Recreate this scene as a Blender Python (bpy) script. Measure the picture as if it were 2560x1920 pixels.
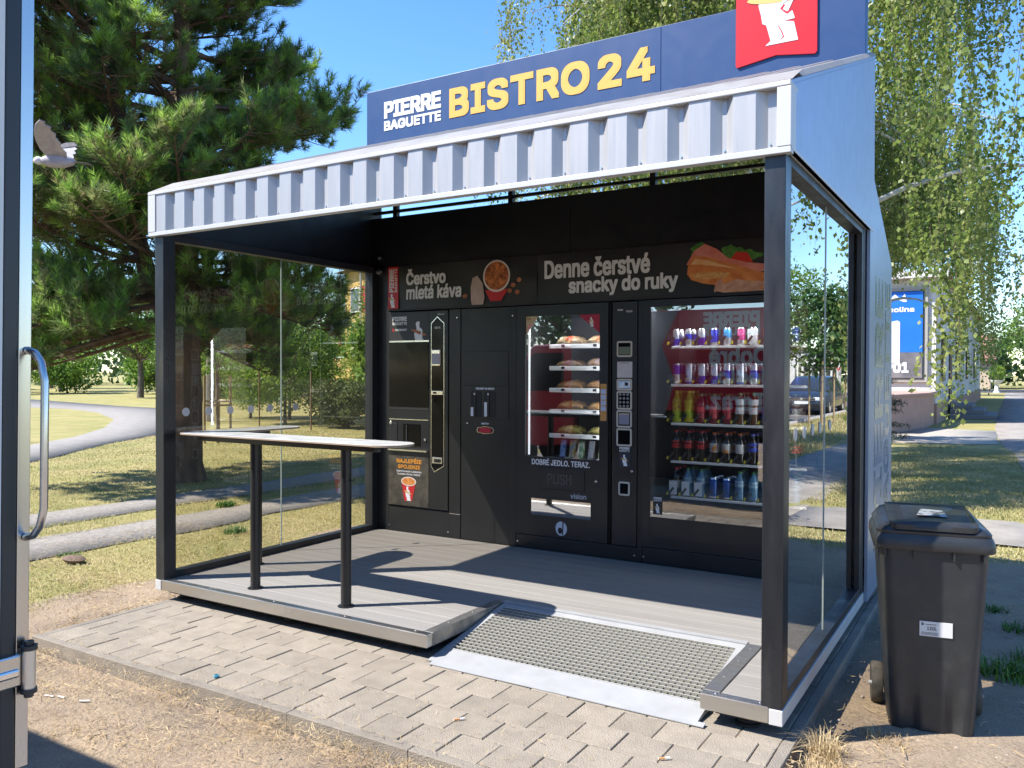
import bpy, bmesh, math, random
import numpy as np
from mathutils import Vector, Matrix
random.seed(7); rng = np.random.default_rng(7)
SC = bpy.context.scene
for o in list(bpy.data.objects): bpy.data.objects.remove(o)
COL = SC.collection
R = math.radians
# ------------------------------------------------------------------ camera, sky, sun, exposure
cam_d = bpy.data.cameras.new('camera'); cam = bpy.data.objects.new('camera', cam_d); COL.objects.link(cam)
cam_d.sensor_fit = 'HORIZONTAL'; cam_d.sensor_width = 36; cam_d.lens = 28.946
cam_d.clip_start = 0.05; cam_d.clip_end = 2000
CAM = Vector((5.137, -3.639, 1.6))
yaw, pit, rol = R(-31.252), R(-0.8048), R(0.1741)
fw = Vector((math.sin(yaw)*math.cos(pit), math.cos(yaw)*math.cos(pit), math.sin(pit)))
rt0 = Vector((math.cos(yaw), -math.sin(yaw), 0)); up0 = rt0.cross(fw)
rt = math.cos(rol)*rt0 + math.sin(rol)*up0; up = -math.sin(rol)*rt0 + math.cos(rol)*up0
cam.matrix_world = Matrix(((rt.x, up.x, -fw.x, CAM.x), (rt.y, up.y, -fw.y, CAM.y), (rt.z, up.z, -fw.z, CAM.z), (0, 0, 0, 1)))
SC.camera = cam
SUN_EL, SUN_AZ = 49.5, 229.2        # azimuth clockwise from +Y: the sun stands front-left of the kiosk
world = bpy.data.worlds.new('World'); SC.world = world; world.use_nodes = True
wn = world.node_tree.nodes; wl = world.node_tree.links
sky = wn.new('ShaderNodeTexSky'); sky.sky_type = 'NISHITA'; sky.sun_disc = False
sky.sun_elevation = R(SUN_EL); sky.sun_rotation = R(SUN_AZ); sky.air_density = 1.0; sky.dust_density = 0.1; sky.ozone_density = 4.0
hs_ = wn.new('ShaderNodeHueSaturation'); hs_.inputs['Saturation'].default_value = 1.2; hs_.inputs['Hue'].default_value = .505; wl.new(sky.outputs[0], hs_.inputs['Color'])
bg = wn['Background']; wl.new(hs_.outputs[0], bg.inputs[0]); bg.inputs[1].default_value = 0.15
sd = bpy.data.lights.new('sun', 'SUN'); sd.energy = 5.0; sd.angle = R(0.53); sd.color = (1.0, 0.95, 0.87)
sun = bpy.data.objects.new('sun', sd); COL.objects.link(sun)
sv = Vector((math.sin(R(SUN_AZ))*math.cos(R(SUN_EL)), math.cos(R(SUN_AZ))*math.cos(R(SUN_EL)), math.sin(R(SUN_EL))))
sun.rotation_euler = sv.to_track_quat('Z', 'Y').to_euler(); sun.location = (-8, -8, 12)
SC.view_settings.view_transform = 'Standard'; SC.view_settings.look = 'None'
SC.view_settings.exposure = 1.12; SC.view_settings.gamma = 1.0
SC.cycles.max_bounces = 8; SC.cycles.transparent_max_bounces = 24; SC.cycles.caustics_reflective = False; SC.cycles.caustics_refractive = False
SC.cycles.use_denoising = True; SC.cycles.sample_clamp_indirect = 6.0

# ------------------------------------------------------------------ helpers: materials
MATS = {}
def M(name, col=(.5,.5,.5), rough=.5, metal=0., col2=None, vs=6., vd=4, bump=0., bs=60., spec=.5, coat=0., orand=0., emit=None, es=0., mix=(.35,.65), world_co=False, stretch=None, rv=0., sheen=0., trans=0.):
    """plain Principled material with an optional second colour mixed in by noise, fine relief and per-object brightness"""
    if name in MATS: return MATS[name]
    m = bpy.data.materials.new(name); m.use_nodes = True; MATS[name] = m
    n = m.node_tree.nodes; l = m.node_tree.links; b = n['Principled BSDF']
    b.inputs['Base Color'].default_value = (*col, 1); b.inputs['Roughness'].default_value = rough; b.inputs['Metallic'].default_value = metal
    b.inputs['Specular IOR Level'].default_value = spec; b.inputs['Coat Weight'].default_value = coat
    if trans: b.inputs['Transmission Weight'].default_value = trans
    if emit: b.inputs['Emission Color'].default_value = (*emit, 1); b.inputs['Emission Strength'].default_value = es
    vec = None
    if col2 or bump or rv:
        if world_co: vec = n.new('ShaderNodeNewGeometry').outputs['Position']
        else:
            tc = n.new('ShaderNodeTexCoord'); oi = n.new('ShaderNodeObjectInfo'); ad = n.new('ShaderNodeVectorMath'); ad.operation = 'MULTIPLY_ADD'
            ad.inputs[1].default_value = (37, 53, 71); l.new(oi.outputs['Random'], ad.inputs[0]); l.new(tc.outputs['Object'], ad.inputs[2]); vec = ad.outputs[0]
        if stretch:
            mp = n.new('ShaderNodeVectorMath'); mp.operation = 'MULTIPLY'; mp.inputs[1].default_value = stretch; l.new(vec, mp.inputs[0]); vec = mp.outputs[0]
    out = None
    if col2:
        t = n.new('ShaderNodeTexNoise'); t.inputs['Scale'].default_value = vs; t.inputs['Detail'].default_value = vd; t.inputs['Roughness'].default_value = .62; l.new(vec, t.inputs['Vector'])
        rp = n.new('ShaderNodeValToRGB'); rp.color_ramp.elements[0].position = mix[0]; rp.color_ramp.elements[1].position = mix[1]
        rp.color_ramp.elements[0].color = (*col, 1); rp.color_ramp.elements[1].color = (*col2, 1); l.new(t.outputs['Fac'], rp.inputs[0]); out = rp.outputs[0]
        l.new(out, b.inputs['Base Color'])
    if orand:
        hs = n.new('ShaderNodeHueSaturation'); oi2 = n.new('ShaderNodeObjectInfo'); mr = n.new('ShaderNodeMapRange')
        mr.inputs['To Min'].default_value = 1-orand; mr.inputs['To Max'].default_value = 1+orand; l.new(oi2.outputs['Random'], mr.inputs[0]); l.new(mr.outputs[0], hs.inputs['Value'])
        if out: l.new(out, hs.inputs['Color'])
        else: hs.inputs['Color'].default_value = (*col, 1)
        l.new(hs.outputs[0], b.inputs['Base Color'])
    if bump:
        t2 = n.new('ShaderNodeTexNoise'); t2.inputs['Scale'].default_value = bs; t2.inputs['Detail'].default_value = 5; l.new(vec, t2.inputs['Vector'])
        bp = n.new('ShaderNodeBump'); bp.inputs['Strength'].default_value = min(1, bump); bp.inputs['Distance'].default_value = .02 if bump < 1 else .02*bump
        l.new(t2.outputs['Fac'], bp.inputs['Height']); l.new(bp.outputs[0], b.inputs['Normal'])
    if rv:
        t3 = n.new('ShaderNodeTexNoise'); t3.inputs['Scale'].default_value = 9; t3.inputs['Detail'].default_value = 6; l.new(vec, t3.inputs['Vector'])
        mr2 = n.new('ShaderNodeMapRange'); mr2.inputs['From Min'].default_value = .3; mr2.inputs['From Max'].default_value = .7
        mr2.inputs['To Min'].default_value = max(.02, rough-rv); mr2.inputs['To Max'].default_value = min(1, rough+rv); l.new(t3.outputs['Fac'], mr2.inputs[0]); l.new(mr2.outputs[0], b.inputs['Roughness'])
    return m
def glass_mat(name, tint=(1,1,1), r0=.06, pw=3.4, rough=0.):
    """thin pane: tinted straight-through light plus a mirror that grows towards grazing angles"""
    if name in MATS: return MATS[name]
    m = bpy.data.materials.new(name); m.use_nodes = True; MATS[name] = m
    n = m.node_tree.nodes; l = m.node_tree.links; n.remove(n['Principled BSDF'])
    t = n.new('ShaderNodeBsdfTransparent'); t.inputs[0].default_value = (*tint, 1)
    g = n.new('ShaderNodeBsdfGlossy'); g.inputs['Roughness'].default_value = rough; g.inputs['Color'].default_value = (1,1,1,1)
    f = n.new('ShaderNodeLayerWeight'); f.inputs[0].default_value = .5
    p = n.new('ShaderNodeMath'); p.operation = 'POWER'; p.inputs[1].default_value = pw; l.new(f.outputs['Facing'], p.inputs[0])
    q = n.new('ShaderNodeMath'); q.operation = 'MULTIPLY_ADD'; q.inputs[1].default_value = 1-r0; q.inputs[2].default_value = r0; q.use_clamp = True; l.new(p.outputs[0], q.inputs[0])
    x = n.new('ShaderNodeMixShader'); l.new(q.outputs[0], x.inputs[0]); l.new(t.outputs[0], x.inputs[1]); l.new(g.outputs[0], x.inputs[2]); l.new(x.outputs[0], n['Material Output'].inputs[0])
    return m
def leaf_mat(name, cols, vs=.8, transl=.35, rough=.5, fine=14.):
    """leaves: colours mixed by position in two sizes of noise, some light shining through"""
    if name in MATS: return MATS[name]
    m = bpy.data.materials.new(name); m.use_nodes = True; MATS[name] = m
    n = m.node_tree.nodes; l = m.node_tree.links; b = n['Principled BSDF']; b.inputs['Roughness'].default_value = rough; b.inputs['Specular IOR Level'].default_value = .35
    tc = n.new('ShaderNodeNewGeometry')
    t = n.new('ShaderNodeTexNoise'); t.inputs['Scale'].default_value = vs; t.inputs['Detail'].default_value = 2; l.new(tc.outputs['Position'], t.inputs['Vector'])
    t2 = n.new('ShaderNodeTexNoise'); t2.inputs['Scale'].default_value = fine; t2.inputs['Detail'].default_value = 1; l.new(tc.outputs['Position'], t2.inputs['Vector'])
    ad = n.new('ShaderNodeMath'); ad.operation = 'MULTIPLY_ADD'; ad.inputs[1].default_value = .8; l.new(t2.outputs['Fac'], ad.inputs[0])
    sb = n.new('ShaderNodeMath'); sb.operation = 'MULTIPLY_ADD'; sb.inputs[1].default_value = 1.0; sb.inputs[2].default_value = -.4; l.new(t.outputs['Fac'], sb.inputs[0]); l.new(sb.outputs[0], ad.inputs[2])
    rp = n.new('ShaderNodeValToRGB'); e = rp.color_ramp.elements; e[0].position = .22; e[1].position = .78; e[0].color = (*cols[0], 1); e[1].color = (*cols[-1], 1)
    for i, c in enumerate(cols[1:-1]): k = e.new(.22+.56*(i+1)/(len(cols)-1)); k.color = (*c, 1)
    l.new(ad.outputs[0], rp.inputs[0]); l.new(rp.outputs[0], b.inputs['Base Color'])
    if transl:
        tr = n.new('ShaderNodeBsdfTranslucent'); l.new(rp.outputs[0], tr.inputs[0]); x = n.new('ShaderNodeMixShader'); x.inputs[0].default_value = transl
        l.new(b.outputs[0], x.inputs[1]); l.new(tr.outputs[0], x.inputs[2]); l.new(x.outputs[0], n['Material Output'].inputs[0])
    return m

# ------------------------------------------------------------------ helpers: objects
def tag(o, label=None, cat=None, group=None, kind=None):
    if label: o['label'] = label
    if cat: o['category'] = cat
    if group: o['group'] = group
    if kind: o['kind'] = kind
    return o
def wloc(o):
    v = Vector((0, 0, 0))
    while o: v = v + o.location; o = o.parent
    return v
def thing(name, label, cat, loc=(0,0,0), rz=0., group=None):
    o = bpy.data.objects.new(name, None); COL.objects.link(o); o.location = loc; o.rotation_euler = (0, 0, rz); o.empty_display_size = .1
    return tag(o, label, cat, group)
def dup(o, parent=None):
    c = o.copy(); COL.objects.link(c)
    if parent: c.parent = parent
    for ch in list(o.children): dup(ch, c)
    return c
class MB:
    """collects faces of one mesh object"""
    def __init__(s): s.v = []; s.f = []; s.m = []
    def add(s, vs, fs, m=0):
        k = len(s.v); s.v += [tuple(p) for p in vs]; s.f += [tuple(i+k for i in f) for f in fs]; s.m += [m]*len(fs); return s
    def box(s, x0, x1, y0, y1, z0, z1, m=0):
        return s.add([(x0,y0,z0),(x1,y0,z0),(x1,y1,z0),(x0,y1,z0),(x0,y0,z1),(x1,y0,z1),(x1,y1,z1),(x0,y1,z1)], [(0,3,2,1),(4,5,6,7),(0,1,5,4),(1,2,6,5),(2,3,7,6),(3,0,4,7)], m)
    def prism(s, poly, axis, a0, a1, m=0, mcap=None):
        """poly: 2D outline; axis 'x': (y,z), 'y': (x,z), 'z': (x,y)"""
        f = {'x': lambda p, a: (a, p[0], p[1]), 'y': lambda p, a: (p[0], a, p[1]), 'z': lambda p, a: (p[0], p[1], a)}[axis]
        n = len(poly); k = len(s.v)
        s.v += [f(p, a0) for p in poly] + [f(p, a1) for p in poly]
        s.f += [tuple(k+i for i in range(n)), tuple(k+n+i for i in reversed(range(n)))]; s.m += [m if mcap is None else mcap]*2
        for i in range(n): s.f.append((k+i, k+(i+1) % n, k+n+(i+1) % n, k+n+i)); s.m.append(m)
        return s
    def tube(s, pts, r, n=8, m=0, caps=True):
        pts = [Vector(p) for p in pts]; rs = r if isinstance(r, (list, tuple)) else [r]*len(pts); k0 = len(s.v); pa = None
        for i, p in enumerate(pts):
            d = (pts[min(i+1, len(pts)-1)]-pts[max(i-1, 0)]).normalized()
            if pa is None: a = d.orthogonal().normalized()
            else:
                a = pa-d*pa.dot(d); a = a.normalized() if a.length > 1e-6 else d.orthogonal().normalized()
            pa = a; b = d.cross(a)
            for j in range(n):
                t = 2*math.pi*j/n; s.v.append(tuple(p+(a*math.cos(t)+b*math.sin(t))*rs[i]))
        for i in range(len(pts)-1):
            for j in range(n):
                q = (j+1) % n; s.f.append((k0+i*n+j, k0+i*n+q, k0+(i+1)*n+q, k0+(i+1)*n+j)); s.m.append(m)
        if caps:
            s.f.append(tuple(k0+j for j in reversed(range(n)))); s.f.append(tuple(k0+(len(pts)-1)*n+j for j in range(n))); s.m += [m, m]
        return s
    def lathe(s, prof, c=(0,0,0), n=16, axis='z', ms=None, caps=True):
        """prof: list of (r, h); ms: material per segment"""
        k = len(s.v)
        for r, h in prof:
            for j in range(n):
                t = 2*math.pi*j/n; a, b = r*math.cos(t), r*math.sin(t)
                p = {'z': (a, b, h), 'x': (h, a, b), 'y': (a, h, b)}[axis]; s.v.append((c[0]+p[0], c[1]+p[1], c[2]+p[2]))
        for i in range(len(prof)-1):
            for j in range(n):
                q = (j+1) % n; s.f.append((k+i*n+j, k+i*n+q, k+(i+1)*n+q, k+(i+1)*n+j)); s.m.append(ms[i] if ms else 0)
        if caps:
            s.f.append(tuple(k+j for j in reversed(range(n)))); s.m.append(ms[0] if ms else 0)
            s.f.append(tuple(k+(len(prof)-1)*n+j for j in range(n))); s.m.append(ms[-1] if ms else 0)
        return s
    def build(s, name, mats, parent=None, smooth=False, bevel=0., seg=2, local=False, sub=0, loc=None):
        me = bpy.data.meshes.new(name); vs = s.v
        if parent is not None and not local:
            w = wloc(parent); vs = [(p[0]-w.x, p[1]-w.y, p[2]-w.z) for p in vs]
        me.from_pydata(vs, [], s.f)
        if not isinstance(mats, (list, tuple)): mats = [mats]
        for m in mats: me.materials.append(m)
        if len(mats) > 1: me.polygons.foreach_set('material_index', s.m)
        bm = bmesh.new(); bm.from_mesh(me); bmesh.ops.recalc_face_normals(bm, faces=bm.faces); bm.to_mesh(me); bm.free()
        if smooth: me.polygons.foreach_set('use_smooth', [True]*len(me.polygons))
        o = bpy.data.objects.new(name, me); COL.objects.link(o)
        if parent is not None: o.parent = parent
        if loc: o.location = loc
        if bevel:
            b = o.modifiers.new('bevel', 'BEVEL'); b.width = bevel; b.segments = seg; b.limit_method = 'ANGLE'; b.angle_limit = R(35)
        if sub: d = o.modifiers.new('sub', 'SUBSURF'); d.levels = sub; d.render_levels = sub
        if smooth and not sub:
            try: me.set_sharp_from_angle(angle=R(40))
            except Exception: pass
        return o
FONT = None
def fast_mesh(name, verts, faces, mats, parent=None, mi=None, smooth=False):
    """numpy arrays of triangles or quads to one mesh object (world coordinates)"""
    verts = np.asarray(verts, np.float32).reshape(-1, 3); faces = np.asarray(faces, np.int32); k = faces.shape[1]
    if parent is not None: verts = verts-np.array(wloc(parent), np.float32)
    me = bpy.data.meshes.new(name); me.vertices.add(len(verts)); me.vertices.foreach_set('co', verts.ravel())
    me.loops.add(faces.size); me.loops.foreach_set('vertex_index', faces.ravel())
    me.polygons.add(len(faces)); me.polygons.foreach_set('loop_start', np.arange(0, faces.size, k, dtype=np.int32))
    if not isinstance(mats, (list, tuple)): mats = [mats]
    for m in mats: me.materials.append(m)
    if mi is not None: me.polygons.foreach_set('material_index', np.asarray(mi, np.int32))
    if smooth: me.polygons.foreach_set('use_smooth', np.ones(len(faces), bool))
    me.update(calc_edges=True); me.validate()
    o = bpy.data.objects.new(name, me); COL.objects.link(o)
    if parent is not None: o.parent = parent
    return o
try:
    import os
    FONT = bpy.data.fonts.load(os.path.join(bpy.utils.resource_path('LOCAL'), 'datafiles', 'fonts', 'Inter.woff2'))   # ships with Blender
except Exception: FONT = None
def text_mesh(s, spacing=1., fine=True):
    """letter outlines filled contour by contour, so that glyphs drawn with overlapping strokes stay solid"""
    cu = bpy.data.curves.new('lettering', 'FONT'); cu.body = s; cu.space_character = spacing; cu.resolution_u = 4
    if FONT: cu.font = FONT
    o = bpy.data.objects.new('lettering', cu); COL.objects.link(o); dg = bpy.context.evaluated_depsgraph_get(); cv = o.evaluated_get(dg).to_curve(dg)
    loops = []
    for sp in cv.splines:
        bp = sp.bezier_points; pts = []; n = len(bp)
        for i in range(n):
            p, q = bp[i], bp[(i+1) % n]; P0, P1, P2, P3 = p.co, p.handle_right, q.handle_left, q.co
            straight = (P1-P0).cross(P3-P0).length < 1e-5 and (P2-P3).cross(P3-P0).length < 1e-5
            for t in ((0.,) if straight else ((0., .25, .5, .75) if fine else (0., .5))): pts.append(P0*(1-t)**3+P1*3*t*(1-t)**2+P2*3*t*t*(1-t)+P3*t**3)
        a = sum(pts[i].x*pts[(i+1) % len(pts)].y-pts[(i+1) % len(pts)].x*pts[i].y for i in range(len(pts)))/2
        if abs(a) > 1e-6: loops.append((a, pts))
    o.to_curve_clear(); bpy.data.objects.remove(o); bpy.data.curves.remove(cu)
    sgn = 1 if sum(a for a, _ in loops) > 0 else -1
    outer = [l for l in loops if l[0]*sgn > 0]; holes = [l for l in loops if l[0]*sgn < 0]; groups = [[l] for l in outer]
    def inside(p, poly):
        c = 0; j = len(poly)-1          # winding number, so that self-crossing outlines stay filled
        for i in range(len(poly)):
            if (poly[i].y > p.y) != (poly[j].y > p.y) and p.x < (poly[j].x-poly[i].x)*(p.y-poly[i].y)/(poly[j].y-poly[i].y)+poly[i].x: c += 1 if poly[i].y > poly[j].y else -1
            j = i
        return c != 0
    for h in holes:
        for g in sorted(groups, key=lambda g: abs(g[0][0])):
            if inside(h[1][0], g[0][1]): g.append(h); break
    verts = []; faces = []
    from mathutils.geometry import delaunay_2d_cdt
    for gi, g in enumerate(groups):
        vs = []; fcs = []
        for a, pts in g:
            k = len(vs); vs += [Vector((p.x, p.y)) for p in pts]; fcs.append(list(range(k, k+len(pts))))
        edges = [(f[i], f[(i+1) % len(f)]) for f in fcs for i in range(len(f))]
        vo, eo, fo, _, _, fo_orig = delaunay_2d_cdt(vs, edges, [], 0, 1e-7)
        polys = [pts for _, pts in g]; k = len(verts); verts += [(v.x, v.y, .00004*(gi % 3)) for v in vo]
        for f in fo:
            c = sum((Vector(vo[i]) for i in f), Vector((0, 0)))/len(f); cc = Vector((c.x, c.y, 0))
            if inside(cc, polys[0]) and not any(inside(cc, p) for p in polys[1:]): faces.append(tuple(k+i for i in f))
    return verts, faces
def text(s, mat, parent, o0, xd, ud, w, h, name='lettering', bold=.05, depth=.0, slant=0., spacing=1., lift=.0):
    """flat or raised lettering whose outline box starts at o0 (lower left) and measures w along xd by h along ud; bold: stroke thickening as a share of h"""
    vv, fs = text_mesh(s, spacing, h > .06); co = np.array(vv, np.float32); n = len(co)
    r = bold*h*(.5 if h > .06 else .32)
    mn, mx = co.min(0), co.max(0); u = r+(co[:, 0]-mn[0])/(mx[0]-mn[0])*(w-2*r); v = r+(co[:, 1]-mn[1])/(mx[1]-mn[1])*(h-2*r); u = u+slant*v
    xd = np.array(Vector(xd).normalized()); ud = np.array(Vector(ud).normalized()); nd = np.cross(xd, ud); o0 = np.array(o0, float)
    P0 = o0+u[:, None]*xd+v[:, None]*ud+nd*lift+co[:, 2:3]*nd
    cnt = {}
    for f in fs:
        for a, b in zip(f, f[1:]+f[:1]): cnt[(min(a,b), max(a,b))] = cnt.get((min(a,b), max(a,b)), 0)+1
    rim = [k for k, c in cnt.items() if c == 1]
    mb = MB(); shifts = [(0., 0.)]+([(r*a, r*b) for a in (-1, 0, 1) for b in (-1, 0, 1) if (a or b) and (h > .06 or (a and b))] if r else [])
    for i, (du, dv) in enumerate(shifts):
        P = P0+du*xd+dv*ud+nd*(depth+.00012*(len(shifts)-i))
        mb.add([tuple(p) for p in P], fs)
        if depth:
            k = len(mb.v); mb.v += [tuple(p) for p in P-nd*depth]; side = [(a+k-n, b+k-n, b+k, a+k) for a, b in rim]; mb.f += side; mb.m += [0]*len(side)
    return mb.build(name, mat, parent)
def shape(pts, mat, parent, o0, xd, ud, name, depth=.002, lift=0.):
    """flat outline (list of (u,v) metres) as a thin plate"""
    xd = Vector(xd).normalized(); ud = Vector(ud).normalized(); nd = xd.cross(ud); o0 = Vector(o0)
    a = [o0+xd*u+ud*v+nd*lift for u, v in pts]; b = [p+nd*depth for p in a]; n = len(pts)
    mb = MB(); mb.add(a+b, [tuple(range(n)), tuple(range(2*n-1, n-1, -1))]+[(i, (i+1) % n, n+(i+1) % n, n+i) for i in range(n)])
    return mb.build(name, mat, parent)
def ell(cx, cy, rx, ry, n=28, a0=0., a1=360.): return [(cx+rx*math.cos(R(a0+(a1-a0)*i/(n if a1-a0 >= 360 else n-1))), cy+ry*math.sin(R(a0+(a1-a0)*i/(n if a1-a0 >= 360 else n-1)))) for i in range(n)]
def rrect(x0, x1, y0, y1, r, n=5):
    p = []
    for cx, cy, a in ((x1-r, y1-r, 0), (x0+r, y1-r, 90), (x0+r, y0+r, 180), (x1-r, y0+r, 270)):
        p += [(cx+r*math.cos(R(a+90*i/n)), cy+r*math.sin(R(a+90*i/n))) for i in range(n+1)]
    return p
# ================================================================== THE SETTING
GZ = -.03
def hnoise(x, y): return .010*np.sin(1.7*x+.6*y)+.008*np.sin(2.9*y-1.3*x+1)+.006*np.sin(5.1*x+4.3*y)+.004*np.sin(9.7*x-8.1*y)
def sstep(a, b, x): t = np.clip((x-a)/(b-a), 0, 1); return t*t*(3-2*t)
def dirt_amount(x, y):
    w = .25*np.sin(2.3*x+1.1*y)+.18*np.sin(4.7*y-2.2*x+.7)
    front = sstep(-1.0, -.5, x+.35*w)*(1-sstep(3.4, 4.2, y+w))                         # trodden soil before and along the kiosk
    front = np.maximum(front, (1-sstep(-2.2, -1.3, y+w))*sstep(-3.2, -2.2, x+w))
    right = sstep(4.0, 4.2, x)*(1-sstep(4.2, 4.7, y+.5*w))*(1-sstep(5.5, 6.2, x))
    under = sstep(-.3, .1, x)*(1-sstep(4.4, 4.6, x))*sstep(-.6, .2, y)*(1-sstep(3.4, 4.4, y))
    return np.clip(np.maximum(np.maximum(front, right), under), 0, 1)
# ground sheet, fine near the kiosk, coarse to the horizon
gx = np.concatenate([-np.geomspace(14, 900, 26)[::-1], np.arange(-13.9, 9.0, .15), np.geomspace(9.1, 900, 26)])
gy = np.concatenate([-np.geomspace(6, 900, 22)[::-1], np.arange(-5.9, 12.0, .13), np.geomspace(12.1, 900, 30)])
X, Y = np.meshgrid(gx, gy, indexing='ij'); near = (1-sstep(10, 14, np.abs(X)))*(1-sstep(9, 12, Y))
Z = GZ+hnoise(X, Y)*near*.8
Z = np.where(((X > -4.45) & (X < -3.35)) | ((X > -3.0) & (X < -1.95)), np.minimum(Z, GZ-.004), Z)
inpav = (X > -.05) & (X < 4.45) & (Y > -.98) & (Y < 3.6); Z = np.where(inpav, -.075, Z)
# the soil dips a little along the front kerb so that the kerb face shows
Z -= .03*np.exp(-((Y+1.02)/.13)**2)*(X > -.1)*(X < 4.5)
nx, ny = X.shape; idx = np.arange(nx*ny).reshape(nx, ny)
F = np.stack([idx[:-1, :-1], idx[1:, :-1], idx[1:, 1:], idx[:-1, 1:]], -1).reshape(-1, 4)
gm = bpy.data.materials.new('ground_soil_and_lawn'); gm.use_nodes = True; MATS['ground'] = gm
def ground_nodes(m):
    n = m.node_tree.nodes; l = m.node_tree.links; b = n['Principled BSDF']; b.inputs['Roughness'].default_value = .95; b.inputs['Specular IOR Level'].default_value = .15
    pos = n.new('ShaderNodeNewGeometry').outputs['Position']
    def noise(sc, det=5, ro=.6):
        t = n.new('ShaderNodeTexNoise'); t.inputs['Scale'].default_value = sc; t.inputs['Detail'].default_value = det; t.inputs['Roughness'].default_value = ro; l.new(pos, t.inputs['Vector']); return t.outputs['Fac']
    def ramp(fac, stops):
        r = n.new('ShaderNodeValToRGB'); e = r.color_ramp.elements; e[0].position, e[0].color = stops[0][0], (*stops[0][1], 1); e[1].position, e[1].color = stops[-1][0], (*stops[-1][1], 1)
        for p, c in stops[1:-1]: k = e.new(p); k.color = (*c, 1)
        l.new(fac, r.inputs[0]); return r.outputs[0]
    def mixc(f, a, c):
        x = n.new('ShaderNodeMix'); x.data_type = 'RGBA'; l.new(f, x.inputs[0]); l.new(a, x.inputs[6]); l.new(c, x.inputs[7]); return x.outputs[2]
    at = n.new('ShaderNodeAttribute'); at.attribute_name = 'soil'
    soil = ramp(noise(2.2, 8, .7), [(.3, (.21,.158,.115)), (.47, (.34,.262,.19)), (.7, (.46,.35,.23))])
    grit = ramp(noise(95, 3, .7), [(.3, (.15,.112,.08)), (.5, (.34,.265,.19)), (.72, (.54,.45,.33))])
    mx = n.new('ShaderNodeMix'); mx.data_type = 'RGBA'; mx.inputs[0].default_value = .42; l.new(soil, mx.inputs[6]); l.new(grit, mx.inputs[7])
    lawn = ramp(noise(.9, 7, .68), [(.28, (.15,.18,.05)), (.42, (.25,.245,.085)), (.58, (.38,.32,.14)), (.75, (.46,.37,.20))])
    fine = ramp(noise(40, 4, .75), [(.3, (.12,.13,.04)), (.5, (.30,.27,.11)), (.7, (.50,.43,.24))])
    mx2 = n.new('ShaderNodeMix'); mx2.data_type = 'RGBA'; mx2.inputs[0].default_value = .45; l.new(lawn, mx2.inputs[6]); l.new(fine, mx2.inputs[7])
    md = n.new('ShaderNodeMath'); md.operation = 'MULTIPLY_ADD'; md.inputs[1].default_value = 1.1; l.new(noise(5, 6, .7), md.inputs[0]); md.inputs[2].default_value = -.55
    sm = n.new('ShaderNodeMath'); sm.operation = 'ADD'; l.new(at.outputs['Fac'], sm.inputs[0]); l.new(md.outputs[0], sm.inputs[1])
    st = n.new('ShaderNodeMapRange'); st.interpolation_type = 'SMOOTHSTEP'; st.inputs['From Min'].default_value = .35; st.inputs['From Max'].default_value = .65; l.new(sm.outputs[0], st.inputs[0])
    l.new(mixc(st.outputs[0], mx2.outputs[2], mx.outputs[2]), b.inputs['Base Color'])
    bp = n.new('ShaderNodeBump'); bp.inputs['Strength'].default_value = .8; bp.inputs['Distance'].default_value = .03; l.new(noise(38, 8, .72), bp.inputs['Height']); l.new(bp.outputs[0], b.inputs['Normal'])
ground_nodes(gm)
ground = fast_mesh('ground', np.stack([X, Y, Z], -1), F, gm, smooth=True); tag(ground, kind='structure')
att = ground.data.attributes.new('soil', 'FLOAT', 'POINT'); att.data.foreach_set('value', dirt_amount(X, Y).astype(np.float32).ravel())
def ground_z(x, y): return GZ+.8*hnoise(x, y)

def strip(name, left, right, z, mat, jit=.03, step=.25, kind='structure', th=.02):
    """a sheet between two edge polylines of equal length"""
    def dens(pl):
        out = []
        for a, b in zip(pl[:-1], pl[1:]):
            k = max(1, int(math.dist(a, b)/step)); out += [(a[0]+(b[0]-a[0])*i/k, a[1]+(b[1]-a[1])*i/k) for i in range(k)]
        return out+[pl[-1]]
    def samp(pl, n):
        d = np.array(pl, float); s = np.r_[0, np.cumsum(np.linalg.norm(np.diff(d, axis=0), axis=1))]; t = np.linspace(0, s[-1], n)
        return np.stack([np.interp(t, s, d[:, 0]), np.interp(t, s, d[:, 1])], -1)
    n = max(len(dens(left)), len(dens(right))); L = samp(left, n); Rr = samp(right, n)
    for P in (L, Rr): P += np.stack([np.convolve(rng.normal(0, jit, n+4), np.ones(5)/3, 'valid')[:n], np.zeros(n)], -1)
    V = []; 
    for i in range(n):
        for t in (0, .5, 1): p = L[i]*(1-t)+Rr[i]*t; V.append((p[0], p[1], z))
        for p in (L[i], Rr[i]): V.append((p[0], p[1], z-th))
    V = np.array(V); Fq = []
    for i in range(n-1):
        a, b = i*5, i*5+5; Fq += [(a, a+1, b+1, b), (a+1, a+2, b+2, b+1), (a+3, a, b, b+3), (a+2, a+4, b+4, b+2)]
    o = fast_mesh(name, V, Fq, mat); tag(o, kind=kind); return o
m_strip = M('rough_aggregate_concrete', (.165,.148,.130), .95, col2=(.31,.285,.255), vs=26, vd=9, mix=(.32,.68), bump=.8, bs=70, world_co=True)
m_asph = M('pale_park_asphalt', (.19,.176,.158), .9, col2=(.24,.222,.20), vs=3, vd=8, bump=.25, bs=150, world_co=True)
m_pave = M('worn_pavement_asphalt', (.20,.185,.17), .92, col2=(.30,.275,.25), vs=2.2, vd=9, bump=.4, bs=120, world_co=True)
m_road = M('road_asphalt', (.075,.075,.078), .85, col2=(.115,.112,.11), vs=1.2, vd=8, bump=.3, bs=140, world_co=True)
m_grav = M('pale_gravel', (.30,.27,.23), .95, col2=(.45,.41,.36), vs=60, bump=.8, bs=90, world_co=True)
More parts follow.
